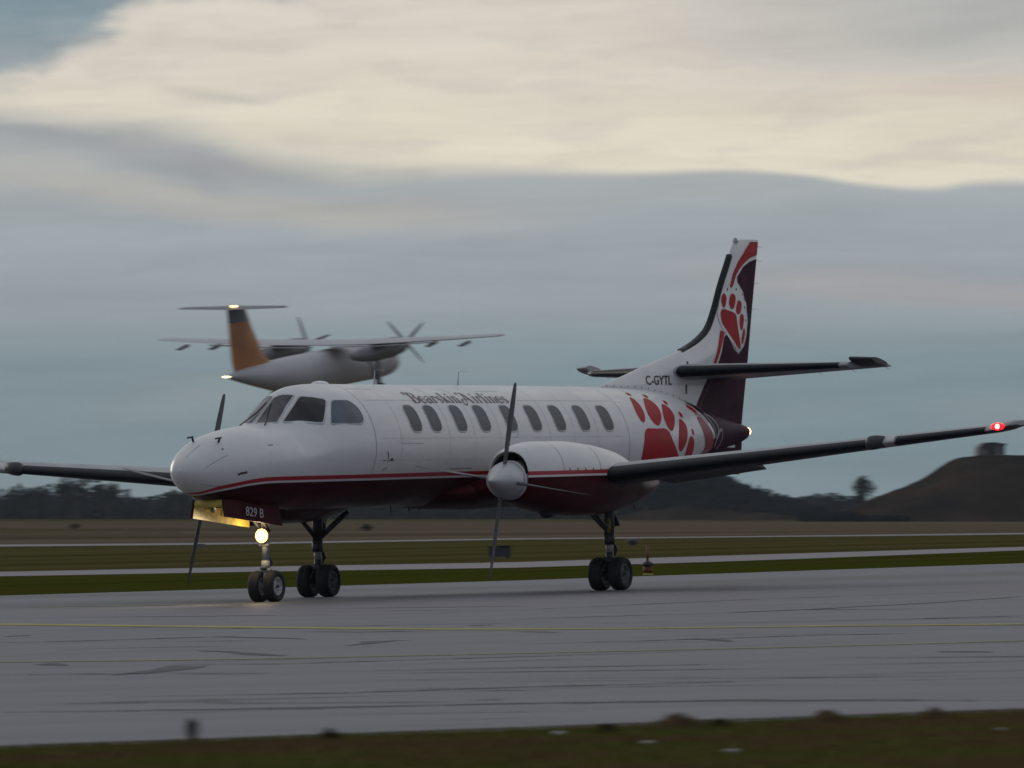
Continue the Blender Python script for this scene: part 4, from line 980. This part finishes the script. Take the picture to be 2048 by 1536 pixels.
# ---- fin and rudder
LE = [(2.0, 15.9), (2.5, 14.4), (2.90, 12.95), (2.98, 13.30), (3.047, 13.659), (3.19, 14.35), (3.304, 14.988), (3.431, 15.632), (3.597, 16.226), (3.775, 16.589), (4.003, 16.80), (4.384, 17.06), (4.857, 17.43), (4.985, 17.52), (5.05, 17.62), (5.085, 17.78), (5.10, 17.95)]
TE = [(1.9, 17.60), (2.36, 17.69), (3.249, 17.95), (4.064, 18.16), (4.857, 18.385), (5.12, 18.46)]
le_ = table(LE); te_ = table(TE)
def fin_half(x, z):
    a_, b_ = le_(z)[0], te_(z)[0]; c = max(.05, b_ - a_); s = max(0, min(1, (x - a_) / c)); tm = .085 - .03 * sm(z, 3.3, 5.0)
    xr = max(0, (x - a_)); ram = min(1, math.sqrt(xr / 1.3))
    return tm * ram * min(1, 1.55 * (1 - s) ** .85 + .02) + .004
def fin_mesh(s0, s1, n=22, zs=None):
    rg = []
    for z in zs or (frange(2.0, 2.9, 4) + frange(2.93, 4.9, 34) + [4.96, 5.02, 5.06, 5.09]):
        a_, b_ = le_(z)[0], te_(z)[0]; c = b_ - a_; xs_ = [a_ + c * (s0(z) + (s1(z) - s0(z)) * (i / n) ** (1.6 if s0(z) == 0 else 1)) for i in range(n + 1)]
        f_ = 1 if z < 4.9 else max(.25, 1 - (z - 4.9) * 3.5)
        rg.append([Vector((x, -fin_half(x, z) * f_, z)) for x in xs_] + [Vector((x, fin_half(x, z) * f_, z)) for x in reversed(xs_)])
    return loft(rg)
hs = lambda z: (te_(z)[0] - (.62 - .12 * sm(z, 2.2, 5)) - le_(z)[0]) / (te_(z)[0] - le_(z)[0])
V, F = fin_mesh(lambda z: 0, hs); fin = fixn(mesh('tail_fin', V, F, M['white'], AC), 40)
V, F = fin_mesh(lambda z: hs(z) + .008, lambda z: 1, 8); rud = fixn(mesh('rudder', V, F, M['white'], fin), 40)
tc_ = MB(); P = [(z, le_(z)[0]) for z in frange(3.435, 4.86, 24)]; rg = []
for z, x in P:
    t = Vector((le_(z + .02)[0] - le_(z - .02)[0], 0, .04)).normalized(); nn = Vector((t.z, 0, -t.x))
    rg.append([Vector((x, 0, z)) + nn * (.055 * math.cos(a_) - .012 if math.cos(a_) < 0 else .10 * math.cos(a_) - .01) * (1 if math.cos(a_) > 0 else .0 + .2) + Vector((0, .030 * math.sin(a_) + .012 * math.sin(a_), 0)) for a_ in [2 * PI * k / 16 for k in range(16)]])
V, F = loft(rg); mesh('deicing_boot', V, F, M['boot'], fin)
def findecal(name, polys, mt, off, parent=None, maxe=.12):
    for sd in (-1, 1):
        decal2d(name, polys, lambda s, t: Vector((s, sd * (fin_half(s, t) * (1 if t < 4.9 else max(.25, 1 - (t - 4.9) * 3.5)) + off), t)), mt, parent or fin, maxe)
te = lambda z: te_(z)[0] - .004
findecal('livery_panel', [smoothpts([(16.10, 2.56), (16.82, 3.246), (17.083, 3.664), (17.399, 3.46), (17.572, 3.40)], 4)[:-1] + [(17.572, 3.38), (17.80, 3.5), (17.93, 3.7), (17.96, 3.95), (17.87, 4.16), (17.76, 4.34), (17.60, 4.45), (17.60, 4.53), (17.83, 4.684), (18.076, 4.764), (te(4.80), 4.805), (te(4.4), 4.4), (te(4.0), 4.0), (te(3.6), 3.6), (te(3.2), 3.2), (te(2.8), 2.8), (te(2.35), 2.35), (17.6, 2.05)]], M['plum'], .005)
findecal('livery_stripe', [[(te(5.06), 5.06), (18.156, 5.06), (17.95, 4.95), (17.844, 4.875), (17.68, 4.77), (17.594, 4.694), (17.467, 4.566), (17.349, 4.387), (17.424, 4.35), (17.50, 4.46), (17.586, 4.567), (17.70, 4.65), (17.835, 4.722), (18.08, 4.815), (te(4.87), 4.866)]], M['red'], .005)
findecal('livery_stripe', [[(16.952, 3.739), (17.068, 3.702), (16.743, 3.233), (16.643, 3.233)]], M['red'], .006)
findecal('livery_stripe', [[(16.56, 3.11), (16.68, 3.11), (16.10, 2.58), (15.98, 2.60)]], M['plum'], .006)
wo_ = rounded([(17.218,4.386),(17.30,4.40),(17.364,4.349),(17.45,4.40),(17.545,4.389),(17.60,4.33),(17.70,4.35),(17.80,4.28),(17.80,4.20),(17.885,4.15),(17.90,4.05),(17.86,3.98),(17.94,3.92),(17.93,3.82),(17.87,3.78),(17.88,3.66),(17.79,3.53),(17.572,3.426),(17.399,3.501),(17.20,3.62),(16.98,3.80),(16.90,3.98),(16.96,4.10),(16.99,4.25),(17.08,4.33)], 4)
findecal('paw_print', [wo_], M['white'], .0085)
findecal('paw_print', [rounded(P, 5) for P in ([(17.018,4.03),(17.10,4.05),(17.225,4.032),(17.40,4.00),(17.487,3.958),(17.52,3.857),(17.60,3.62),(17.655,3.48),(17.58,3.464),(17.40,3.56),(17.174,3.70),(17.02,3.83),(16.98,3.94)],
   [(17.152,4.279),(17.207,4.209),(17.14,4.082),(17.07,4.078),(17.039,4.182),(17.092,4.263)], [(17.419,4.282),(17.498,4.211),(17.436,4.084),(17.33,4.045),(17.273,4.133),(17.328,4.248)],
   [(17.621,4.182),(17.707,4.137),(17.669,4.01),(17.54,3.97),(17.49,4.034),(17.547,4.148)], [(17.698,3.985),(17.784,3.934),(17.744,3.782),(17.66,3.735),(17.608,3.832),(17.635,3.946)], [(17.773,3.769),(17.829,3.706),(17.771,3.579),(17.70,3.528),(17.683,3.629)])], M['red'], .011)
findecal('paw_print', [arc(a_, b_, .018, .022, 0, 340, 8) for a_, b_ in [(17.257, 4.343), (17.53, 4.346), (17.758, 4.272), (17.823, 4.079), (17.87, 3.884)]], M['plum'], .0105)
findecal('fin_access_slot', [[(15.70, 3.27), (15.75, 3.27), (15.73, 3.07), (15.68, 3.07)], [(15.66, 2.93), (15.71, 2.93), (15.69, 2.79), (15.64, 2.79)]], M['black'], .005)
mb = MB()
for i in range(14):
    x = 13.1 + i * .21; ph = 88 - max(0, i - 6) * 1.2; z = fsec(x)[0] + .03; mb.box((x, -fin_half(x, z) - .004, z), (.012, .004, .022))
mb.build('rivet', M['seam'], fin)
for sd in (-1, 1):
    font_mesh('registration', 'C-GYTL', .135, .84, (lambda a_, b_: Vector((14.31 + a_, -fin_half(14.31 + a_, 2.93 + b_) - .006, 2.926 + b_))) if sd < 0 else (lambda a_, b_: Vector((15.15 - a_, fin_half(15.15 - a_, 2.93 + b_) + .006, 2.926 + b_))), M['black'], fin, bold=.012)
mb = MB(); mb.lathe([(0, .05), (.03, .045), (.035, .032), (.06, .028), (.075, .001)], (17.66, 0, 5.04), 'z', 14).build('beacon', M['strut'], fin)
mb = MB()
for z in (4.99, 4.78, 4.45, 4.06): p = Vector((te_(z)[0], 0, z)); mb.tube([p, p + Vector((.17, 0, -.005))], .003, 5)
mb.build('static_wick', M['black'], fin)
# ventral fin below the tail cone
mb = MB(); P = [(15.5, 1.74), (16.3, 1.64), (17.52, 1.60), (17.62, 2.0), (17.66, 2.22), (16.6, 2.10), (15.9, 1.95)]
n = len(P); mb.add([(x, -.03, z) for x, z in P] + [(x, .03, z) for x, z in P], [tuple(range(n)), tuple(reversed(range(n, 2 * n)))] + [(i, (i + 1) % n, n + (i + 1) % n, n + i) for i in range(n)])
fixn(mb.build('ventral_fin', M['plum'], AC, smooth=False))

# ---- tailplane
def tp_at(y):
    f_ = y / 2.43; return 15.15 + 1.98 * f_, 3.115 + .05 * f_, 2.25 - 1.50 * f_
def tp_ring(y, side, s0, s1, off=0, droop=0, hinge=None, n=24):
    x, z, c = tp_at(y); A = [(a_, b_) for a_, b_ in airfoil(n, .105, 0) if s0 - 1e-6 <= a_ <= s1 + 1e-6]
    if off:
        B = []
        for i, (a_, b_) in enumerate(A):
            p0, p1 = A[max(0, i - 1)], A[min(len(A) - 1, i + 1)]; t = Vector((p1[0] - p0[0], p1[1] - p0[1])).normalized(); B.append((a_ + t.y * off / c, b_ - t.x * off / c))
        A = B
    if droop:
        cs, sn = math.cos(droop), math.sin(droop); A = [(hinge + (a_ - hinge) * cs + b_ * sn, b_ * cs - (a_ - hinge) * sn) for a_, b_ in A]
    return [Vector((x + a_ * c, side * y, z + b_ * c)) for a_, b_ in A]
DR = R_(9)
for side in (-1, 1):
    ys = [.02] + frange(.2, 2.12, 10); rings = [tp_ring(y, side, 0, .66) for y in ys] + [tp_ring(2.20, side, 0, .5)]
    V, F = loft([tp_ring(y, side, 0, .66) for y in ys]); tp = fixn(mesh('tailplane', V, F, M['wing'], AC), 30)
    V, F = loft([tp_ring(y, side, .665, 1, droop=DR, hinge=.68) for y in frange(.10, 2.40, 8)]); el = fixn(mesh('elevator', V, F, M['wing'], tp), 30)
    V, F = loft([tp_ring(y, side, 0, .70, droop=DR, hinge=.68) for y in (2.14, 2.25, 2.36, 2.42)]); fixn(mesh('horn_balance', V, F, M['dark_strut'] if side < 0 else M['wing'], el), 30)
    V, F = loft([tp_ring(y, side, 0, .09, off=.004, n=40) for y in frange(.12, 2.02, 8)], closed=False, caps=(False, False)); mesh('deicing_boot', V, F, M['boot'], tp)
    mb = MB()
    for y in (1.3, 1.8, 2.3): x, z, c = tp_at(y); p = Vector((x + c, side * y, z - .32 * c * math.sin(DR))); mb.tube([p, p + Vector((.13, 0, -.03))], .003, 5)
    mb.build('static_wick', M['black'], tp)

# ---- landing gear
def wheel(c, r, w_, rim_mt, side, mtname='wheel'):
    root = empty(mtname, None, AC); h = w_ / 2
    prof = [(-h * .62, r * .56), (-h * .9, r * .66), (-h, r * .80), (-h * .86, r * .93), (-h * .5, r * .985), (-h * .3, r), (-h * .27, r * .985), (-h * .05, r * .985), (-h * .02, r), (h * .02, r), (h * .05, r * .985), (h * .27, r * .985), (h * .3, r), (h * .5, r * .985), (h * .86, r * .93), (h, r * .80), (h * .9, r * .66), (h * .62, r * .56)]
    t = MB().lathe(prof, c, 'y', 48).build('tyre', M['tyre'], root)
    rp = []
    for s in (-1, 1):
        rp += [(s * h * .45, .001), (s * h * .55, r * .10), (s * h * .62, r * .14), (s * h * .35, r * .20), (s * h * .30, r * .34), (s * h * .42, r * .44), (s * h * .80, r * .53), (s * h * .78, r * .58), (s * h * .5, r * .58)]
    a_ = MB(); a_.lathe(rp[:9], c, 'y', 40); a_.lathe(rp[9:], c, 'y', 40); rm = fixn(a_.build('rim', rim_mt, root), 30)
    hb = MB()
    for s in (-1, 1):
        hb.lathe([(s * h * .95, .001), (s * h * .95, r * .09), (s * h * .3, r * .12)], c, 'y', 18)
        for k in range(8): an = 2 * PI * k / 8; hb.lathe([(s * h * .48, .001), (s * h * .48, r * .035), (s * h * .3, r * .035)], (c[0] + math.cos(an) * r * .38, c[1], c[2] + math.sin(an) * r * .38), 'y', 8)
    hb.build('hub', M['dark_strut'], root)
    return root
M['rim_white'] = mat('white_rim', (.42, .42, .43), .45, noise_amt=.2, scale=20)
M['rim_grey'] = mat('grey_rim', (.14, .14, .15), .5, noise_amt=.3, scale=20)
NX = 2.585
for s in (-1, 1): wheel((NX, s * .115, .215), .215, .155, M['rim_white'], s)
g = MB(); g.tube([(NX, -.10, .215), (NX, .10, .215)], .03, 10); g.tube([(NX, 0, .19), (NX - .01, 0, .50)], [.045, .034], 14); g.tube([(NX - .01, 0, .44), (NX + .0, 0, .56)], .055, 14)
g.tube([(NX, 0, .52), (NX + .04, 0, 1.34)], [.05, .06], 16); g.box((NX, 0, .43), (.09, .13, .05)); g.tube([(NX - .02, -.07, .78), (NX - .02, .07, .78)], .035, 12)
g.build('nose_strut', M['strut'], AC)
g = MB(); g.tube([(NX + .05, 0, .40), (NX + .15, 0, .53), (NX + .06, 0, .66)], [.02, .028, .02], 8); g.tube([(NX + .07, .05, .62), (NX + .12, .05, .72)], .022, 8); g.tube([(NX - .05, -.04, .46), (NX - .05, .05, .46)], .025, 8); g.build('torque_link', M['dark_strut'], AC)
g = MB(); g.tube([(NX + .03, -.05, .95), (NX - .55, -.10, 1.36)], .022, 8); g.tube([(NX + .03, .05, .95), (NX - .55, .10, 1.36)], .022, 8); g.build('drag_brace', M['dark_strut'], AC)
# taxi lamp on the nose strut
LP = Vector((NX - .10, 0, .895))
lm = MB(); lm.lathe([(.11, .02), (.07, .075), (.0, .092), (-.005, .095)], (LP.x, LP.y, LP.z), 'x', 24); lo_ = lm.build('taxi_lamp', M['strut'], AC)
MB().lathe([(-.030, .001), (-.026, .03), (-.016, .052)], (LP.x, LP.y, LP.z), 'x', 24).build('lens', M['lamp'], lo_)
MB().lathe([(-.016, .052), (-.010, .07), (.0, .088), (.002, .096)], (LP.x, LP.y, LP.z), 'x', 24).build('reflector', M['lamp_bowl'], lo_)
pl = bpy.data.lights.new('taxi_light', 'POINT'); pl.energy = 7; pl.color = (1, .74, .38); pl.shadow_soft_size = .05
po = bpy.data.objects.new('taxi_light', pl); col_.objects.link(po); po.location = LP + Vector((-.13, 0, 0)); po.parent = AC
sp_ = bpy.data.lights.new('taxi_beam', 'SPOT'); sp_.energy = 260; sp_.color = (1, .80, .48); sp_.spot_size = R_(50); sp_.spot_blend = .8; sp_.shadow_soft_size = .06
spo = bpy.data.objects.new('taxi_beam', sp_); col_.objects.link(spo); spo.location = LP + Vector((-.14, 0, 0)); spo.rotation_euler = Vector((-1, 0, -.10)).to_track_quat('-Z', 'Y').to_euler(); spo.parent = AC
# nose bay doors
def slab(pts, y, th, name, mt, parent):
    n = len(pts); a_, b_ = (y if isinstance(y, tuple) else (y, y))
    V = [(x, (a_ if k < n / 2 else b_) - th / 2, z) for k, (x, z) in enumerate(pts)] + [(x, (a_ if k < n / 2 else b_) + th / 2, z) for k, (x, z) in enumerate(pts)]
    F = [tuple(range(n)), tuple(reversed(range(n, 2 * n)))] + [(i, (i + 1) % n, n + (i + 1) % n, n + i) for i in range(n)]
    o = fixn(mesh(name, V, F, mt, parent, smooth=False)); return o
DP = [(.98, 1.40), (2.52, 1.29), (2.58, 1.05), (2.30, 1.085), (1.60, 1.135), (1.02, 1.185)]
dr = slab([(1.0, 1.40), (2.56, 1.30), (2.60, 1.02), (.98, 1.165)], (-.22, -.25), .022, 'gear_door', M['maroon'], AC)
slab([(1.02, 1.39), (2.54, 1.29), (2.56, 1.03), (1.0, 1.175)], (-.205, -.235), .004, 'door_lining', M['bay'], dr)
font_mesh('lettering', '829 B', .12, .50, lambda a_, b_: Vector((1.55 + a_, -.272, 1.175 - a_ * .085 + b_)), mat('pale_letter_paint', (.50, .44, .46), .5), dr, bold=.008)
d2 = slab([(1.0, 1.40), (2.56, 1.30), (2.60, 1.02), (.98, 1.155)], (.22, .25), .022, 'gear_door', M['maroon'], AC)
slab([(1.02, 1.39), (2.54, 1.29), (2.58, 1.01), (1.0, 1.150)], (.205, .236), .004, 'door_lining', M['bay'], d2)
g = MB(); g.box((1.02, 0, 1.34), (.03, .42, .10)); g.box((1.75, 0, 1.345), (1.45, .40, .012)); g.tube([(1.06, -.19, 1.36), (1.10, -.14, 1.18)], .016, 6); g.tube([(1.3, .19, 1.35), (1.36, .12, 1.22)], .014, 6); g.box((1.25, .10, 1.30), (.28, .03, .07)); g.build('wheel_bay', M['bay'], AC)
g = MB(); g.tube([(1.12, .02, 1.33), (1.35, .10, 1.26)], .03, 8); g.box((1.42, .0, 1.31), (.16, .14, .06)); g.tube([(1.1, -.2, 1.20), (1.55, -.12, 1.33)], .012, 6); g.build('bay_fittings', M['dark_strut'], AC)
for side in (-1, 1):
    cy = side * 2.285; MX = 8.43
    for s in (-1, 1): wheel((MX, cy + s * .155, .235), .235, .20, M['rim_grey'], s)
    g = MB(); g.tube([(MX, cy - .16, .235), (MX, cy + .16, .235)], .045, 12); g.tube([(MX, cy, .20), (MX, cy, .62)], [.06, .05], 16); g.box((MX, cy, .42), (.14, .14, .10)); g.build('main_strut', M['dark_strut'], AC)
    MB().tube([(MX, cy, .50), (MX, cy, .68)], .052, 16).build('oleo_piston', M['strut'], AC)
    g = MB(); g.tube([(MX, cy, .64), (MX, cy, .80)], .078, 16); g.tube([(MX, cy, .80), (MX + .02, cy, 1.25)], [.07, .08], 16); g.build('oleo_cylinder', M['dark_strut'], AC)
    if side < 0: MB().tube([(MX - .078, cy - .03, .80), (MX - .07, cy - .03, 1.00)], .03, 8).build('placard', M['yellow_strut'], AC)
    g = MB(); g.tube([(MX + .08, cy, .40), (MX + .20, cy, .56), (MX + .07, cy, .72)], [.028, .032, .028], 8); g.tube([(MX + .07, cy, .72), (MX + .15, cy, .62), (MX + .16, cy, .45)], .012, 6); g.build('torque_link', M['dark_strut'], AC)
    g = MB(); g.tube([(MX - .04, cy - .0, .84), (MX - .55, cy, 1.14)], [.036, .03], 8); g.tube([(MX + .02, cy - side * .05, .86), (MX + .1, cy - side * .45, 1.20)], [.045, .035], 10); g.tube([(MX, cy, .86), (MX + .26, cy, .90), (MX + .05, cy, 1.2)], [.04, .045, .03], 8); g.build('side_brace', M['dark_strut'], AC)
    slab([(8.62, 1.12), (8.98, 1.16), (8.90, .98), (8.72, .96)], cy + .12, .02, 'gear_door', M['black'], AC)

# ------------------------------------------------------------------ the departing aircraft in the distance
M['f_white'] = mat('distant_white_paint', (.46, .45, .48), .45, noise_amt=.06, scale=.4)
M['f_blade'] = mat('distant_blade_paint', (.30, .30, .31), .5, noise_amt=.1)
M['f_grey'] = mat('distant_grey_paint', (.16, .16, .175), .5, noise_amt=.1, scale=.4)
M['f_orange'] = mat('burnt_orange_tail_paint', (.40, .13, .014), .45, noise_amt=.25, scale=.5)
M['f_dark'] = mat('dark_tail_paint', (.07, .085, .11), .5, noise_amt=.1)
vD = 653
aft = -(Fh * math.cos(R_(28.8)) + Rh * math.sin(R_(28.8))); prt = Vector((aft.y, -aft.x, 0)) * 1.0     # port direction seen facing aft is to the right-hand side
Rm = Matrix(((aft.x, prt.x, 0), (aft.y, prt.y, 0), (0, 0, 1)))
sbd = Vector((-prt.x, -prt.y, 0))                 # build with x aft, y to starboard
up_ = Vector((0, 0, 1)); sb = up_.cross(aft)      # right-handed: x aft, y = z cross x
R3 = Matrix((aft, sb, up_)).transposed()
R3 = R3 @ Matrix.Rotation(R_(-1.2), 3, 'X') @ Matrix.Rotation(R_(5.5), 3, 'Y')
dirn = FW * FPX + RT * (655 - 1024) - UP * (688 - 768); dirn.normalize(); wc = CAM + dirn * (vD / dirn.dot(FW))
OFF = Vector((11.6, 0, 3.9)); base = wc - R3 @ OFF
AB = empty('climbing_airliner', Matrix.Translation(base) @ R3.to_4x4()); tag(AB, 'pale high-wing twin turboprop airliner with an orange tail fin climbing away in the sky', 'airplane')
def child(name, V, F, mt, parent=AB, sharp=40):
    return fixn(mesh(name, V, F, mt, parent), sharp)
DF = table([(2.2, 1.9, 1.9, .02, 1.9), (2.5, 2.35, 1.45, .45, 1.9), (3.2, 2.85, 1.1, .85, 1.95), (4.3, 3.35, .95, 1.2, 2.1), (5.8, 3.55, .9, 1.345, 2.25), (16, 3.55, .9, 1.345, 2.25), (19, 3.5, 1.35, 1.15, 2.45), (22, 3.4, 2.0, .75, 2.7), (24.5, 3.2, 2.6, .35, 2.9), (25.4, 3.05, 2.85, .12, 2.95)])
rg = []
for x in frange(2.2, 25.4, 60):
    zt, zb, w_, zm = DF(x); rg.append([Vector((x, w_ * math.cos(2 * PI * k / 32), zm + ((zt - zm) if math.sin(2 * PI * k / 32) > 0 else (zm - zb)) * math.sin(2 * PI * k / 32))) for k in range(32)])
child('fuselage', *loft(rg), M['f_white'])
def panel(sts, th, name, mt, vertical=False, parent=AB):   # sts: (span, xLE, xTE, height)
    rg = []
    for s, a_, b_, z in sts:
        A = airfoil(10, th, 0.01 if not vertical else 0); c = b_ - a_
        rg.append([Vector((a_ + p[0] * c, (p[1] * c) if vertical else s, (s if vertical else z + p[1] * c))) for p in A])
    return child(name, *loft(rg), mt, parent)
for s in (-1, 1):
    wg = panel([(0, 10.0, 12.55, 3.9), (s * 4.2, 10.0, 12.55, 3.95), (s * 9, 10.3, 12.2, 4.12), (s * 13.2, 10.65, 11.95, 4.30), (s * 13.6, 11.0, 11.8, 4.32)], .16, 'wing', M['f_white'])
    panel([(s * .8, 12.3, 13.0, 3.75), (s * 4, 12.3, 13.0, 3.78), (s * 9, 12.0, 12.6, 3.98)], .12, 'flap', M['f_grey'], parent=wg)
    for yy_ in (6, 8.6, 11.2):
        mb = MB(); mb.tube([(11.6, s * yy_, 3.92), (12.6, s * yy_, 3.80), (13.2, s * yy_, 3.78)], [.12, .13, .03], 8); mb.build('flap_fairing', M['f_grey'], wg)
    rg = []
    for x, w_, zt, zb in ((7.9, .42, 3.95, 3.15), (8.3, .55, 4.05, 2.95), (9.6, .6, 4.15, 2.75), (12, .55, 3.95, 2.7), (14.0, .42, 3.75, 2.85), (15.2, .15, 3.5, 3.1)):
        rg.append([Vector((x, s * 3.94 + w_ * math.cos(2 * PI * k / 20), (zt + zb) / 2 + (zt - zb) / 2 * math.sin(2 * PI * k / 20))) for k in range(20)])
    nc = child('engine_nacelle', *loft(rg), M['f_grey'])
    mb = MB(); mb.lathe([(7.2, .01), (7.35, .14), (7.6, .24), (7.9, .28)], (0, s * 3.94, 3.6), 'x', 18); pr = mb.build('spinner', M['f_dark'], AB)
    for k in range(4):
        an = R_(18 + 90 * k + (25 if s > 0 else 0)); rgb = []
        for r, ch, tk in ((.2, .14, .1), (.8, .20, .06), (1.5, .18, .04), (1.98, .09, .02)):
            rgb.append([Vector((7.6 + math.cos(a_) * ch / 2 * .6, s * 3.94 + math.cos(an) * r - math.sin(an) * (math.cos(a_) * ch / 2 * .8 + math.sin(a_) * tk), 3.6 + math.sin(an) * r + math.cos(an) * (math.cos(a_) * ch / 2 * .8 + math.sin(a_) * tk))) for a_ in [2 * PI * q_ / 10 for q_ in range(10)]])
        child('blade', *loft(rgb), M['f_blade'], pr)
    g = MB(); g.tube([(11.6, s * 3.94, 2.9), (11.9, s * 3.94, .75)], .13, 10); g.tube([(12.9, s * 3.94, 2.9), (12.0, s * 3.94, 1.4)], .08, 8); g.build('main_strut', M['f_dark'], AB)
    for q_ in (-.25, .25): MB().lathe([(-.12, .2), (-.13, .36), (0, .42), (.13, .36), (.12, .2)], (11.9, s * 3.94 + q_, .55), 'y', 20).build('wheel', M['tyre'], AB)
    panel([(0, 22.6, 24.9, 7.45), (s * 3.9, 23.5, 24.8, 7.52), (s * 4.05, 23.9, 24.7, 7.53)], .11, 'tailplane', M['f_grey'])
panel([(3.1, 18.8, 24.5, 0), (3.9, 20.3, 24.7, 0), (5.9, 21.7, 24.85, 0), (6.49, 22.035, 24.89, 0)], .09, 'tail_fin', M['f_orange'], True)
panel([(6.5, 22.04, 24.89, 0), (7.42, 22.55, 24.95, 0)], .095, 'fin_top', M['f_dark'], True)
def dot_(p, r, mt, name):
    bm = bmesh.new(); bmesh.ops.create_uvsphere(bm, u_segments=12, v_segments=8, radius=r)
    for v in bm.verts: v.co = Vector((v.co.x * 1.2, v.co.y * 2.2, v.co.z * .6)) + Vector(p)
    me = bpy.data.meshes.new(name); bm.to_mesh(me); bm.free(); me.materials.append(mt); o = bpy.data.objects.new(name, me); col_.objects.link(o); o.parent = AB
dot_((25.5, 0, 2.95), .10, M['pale_lamp'], 'tail_light'); dot_((24.0, 0, 7.62), .09, M['amber_lamp'], 'beacon')
dot_((13.9, -3.94, 2.9), .16, M['amber_lamp'], 'landing_light')
g = MB(); g.tube([(4.5, 0, 1.1), (4.6, 0, .35)], .09, 8); g.build('nose_strut', M['f_dark'], AB)
MB().lathe([(-.25, .12), (-.26, .22), (0, .26), (.26, .22), (.25, .12)], (4.6, 0, .30), 'y', 18).build('wheel', M['tyre'], AB)

# thin evening haze over the airfield
HM = bpy.data.materials.new('evening_haze'); HM.use_nodes = True; ht = HM.node_tree; ht.nodes.clear()
pv = ht.nodes.new('ShaderNodeVolumePrincipled'); pv.inputs['Color'].default_value = (.80, .88, .98, 1); pv.inputs['Density'].default_value = .00005; pv.inputs['Anisotropy'].default_value = .1
ho = ht.nodes.new('ShaderNodeOutputMaterial'); ht.links.new(pv.outputs[0], ho.inputs['Volume'])
hb = MB().box((0, 1150, 11.5), (1500, 2700, 31)).build('haze', HM, smooth=False, mat4=G4); tag(hb, 'thin bluish evening haze over the whole airfield', 'haze', kind='stuff')
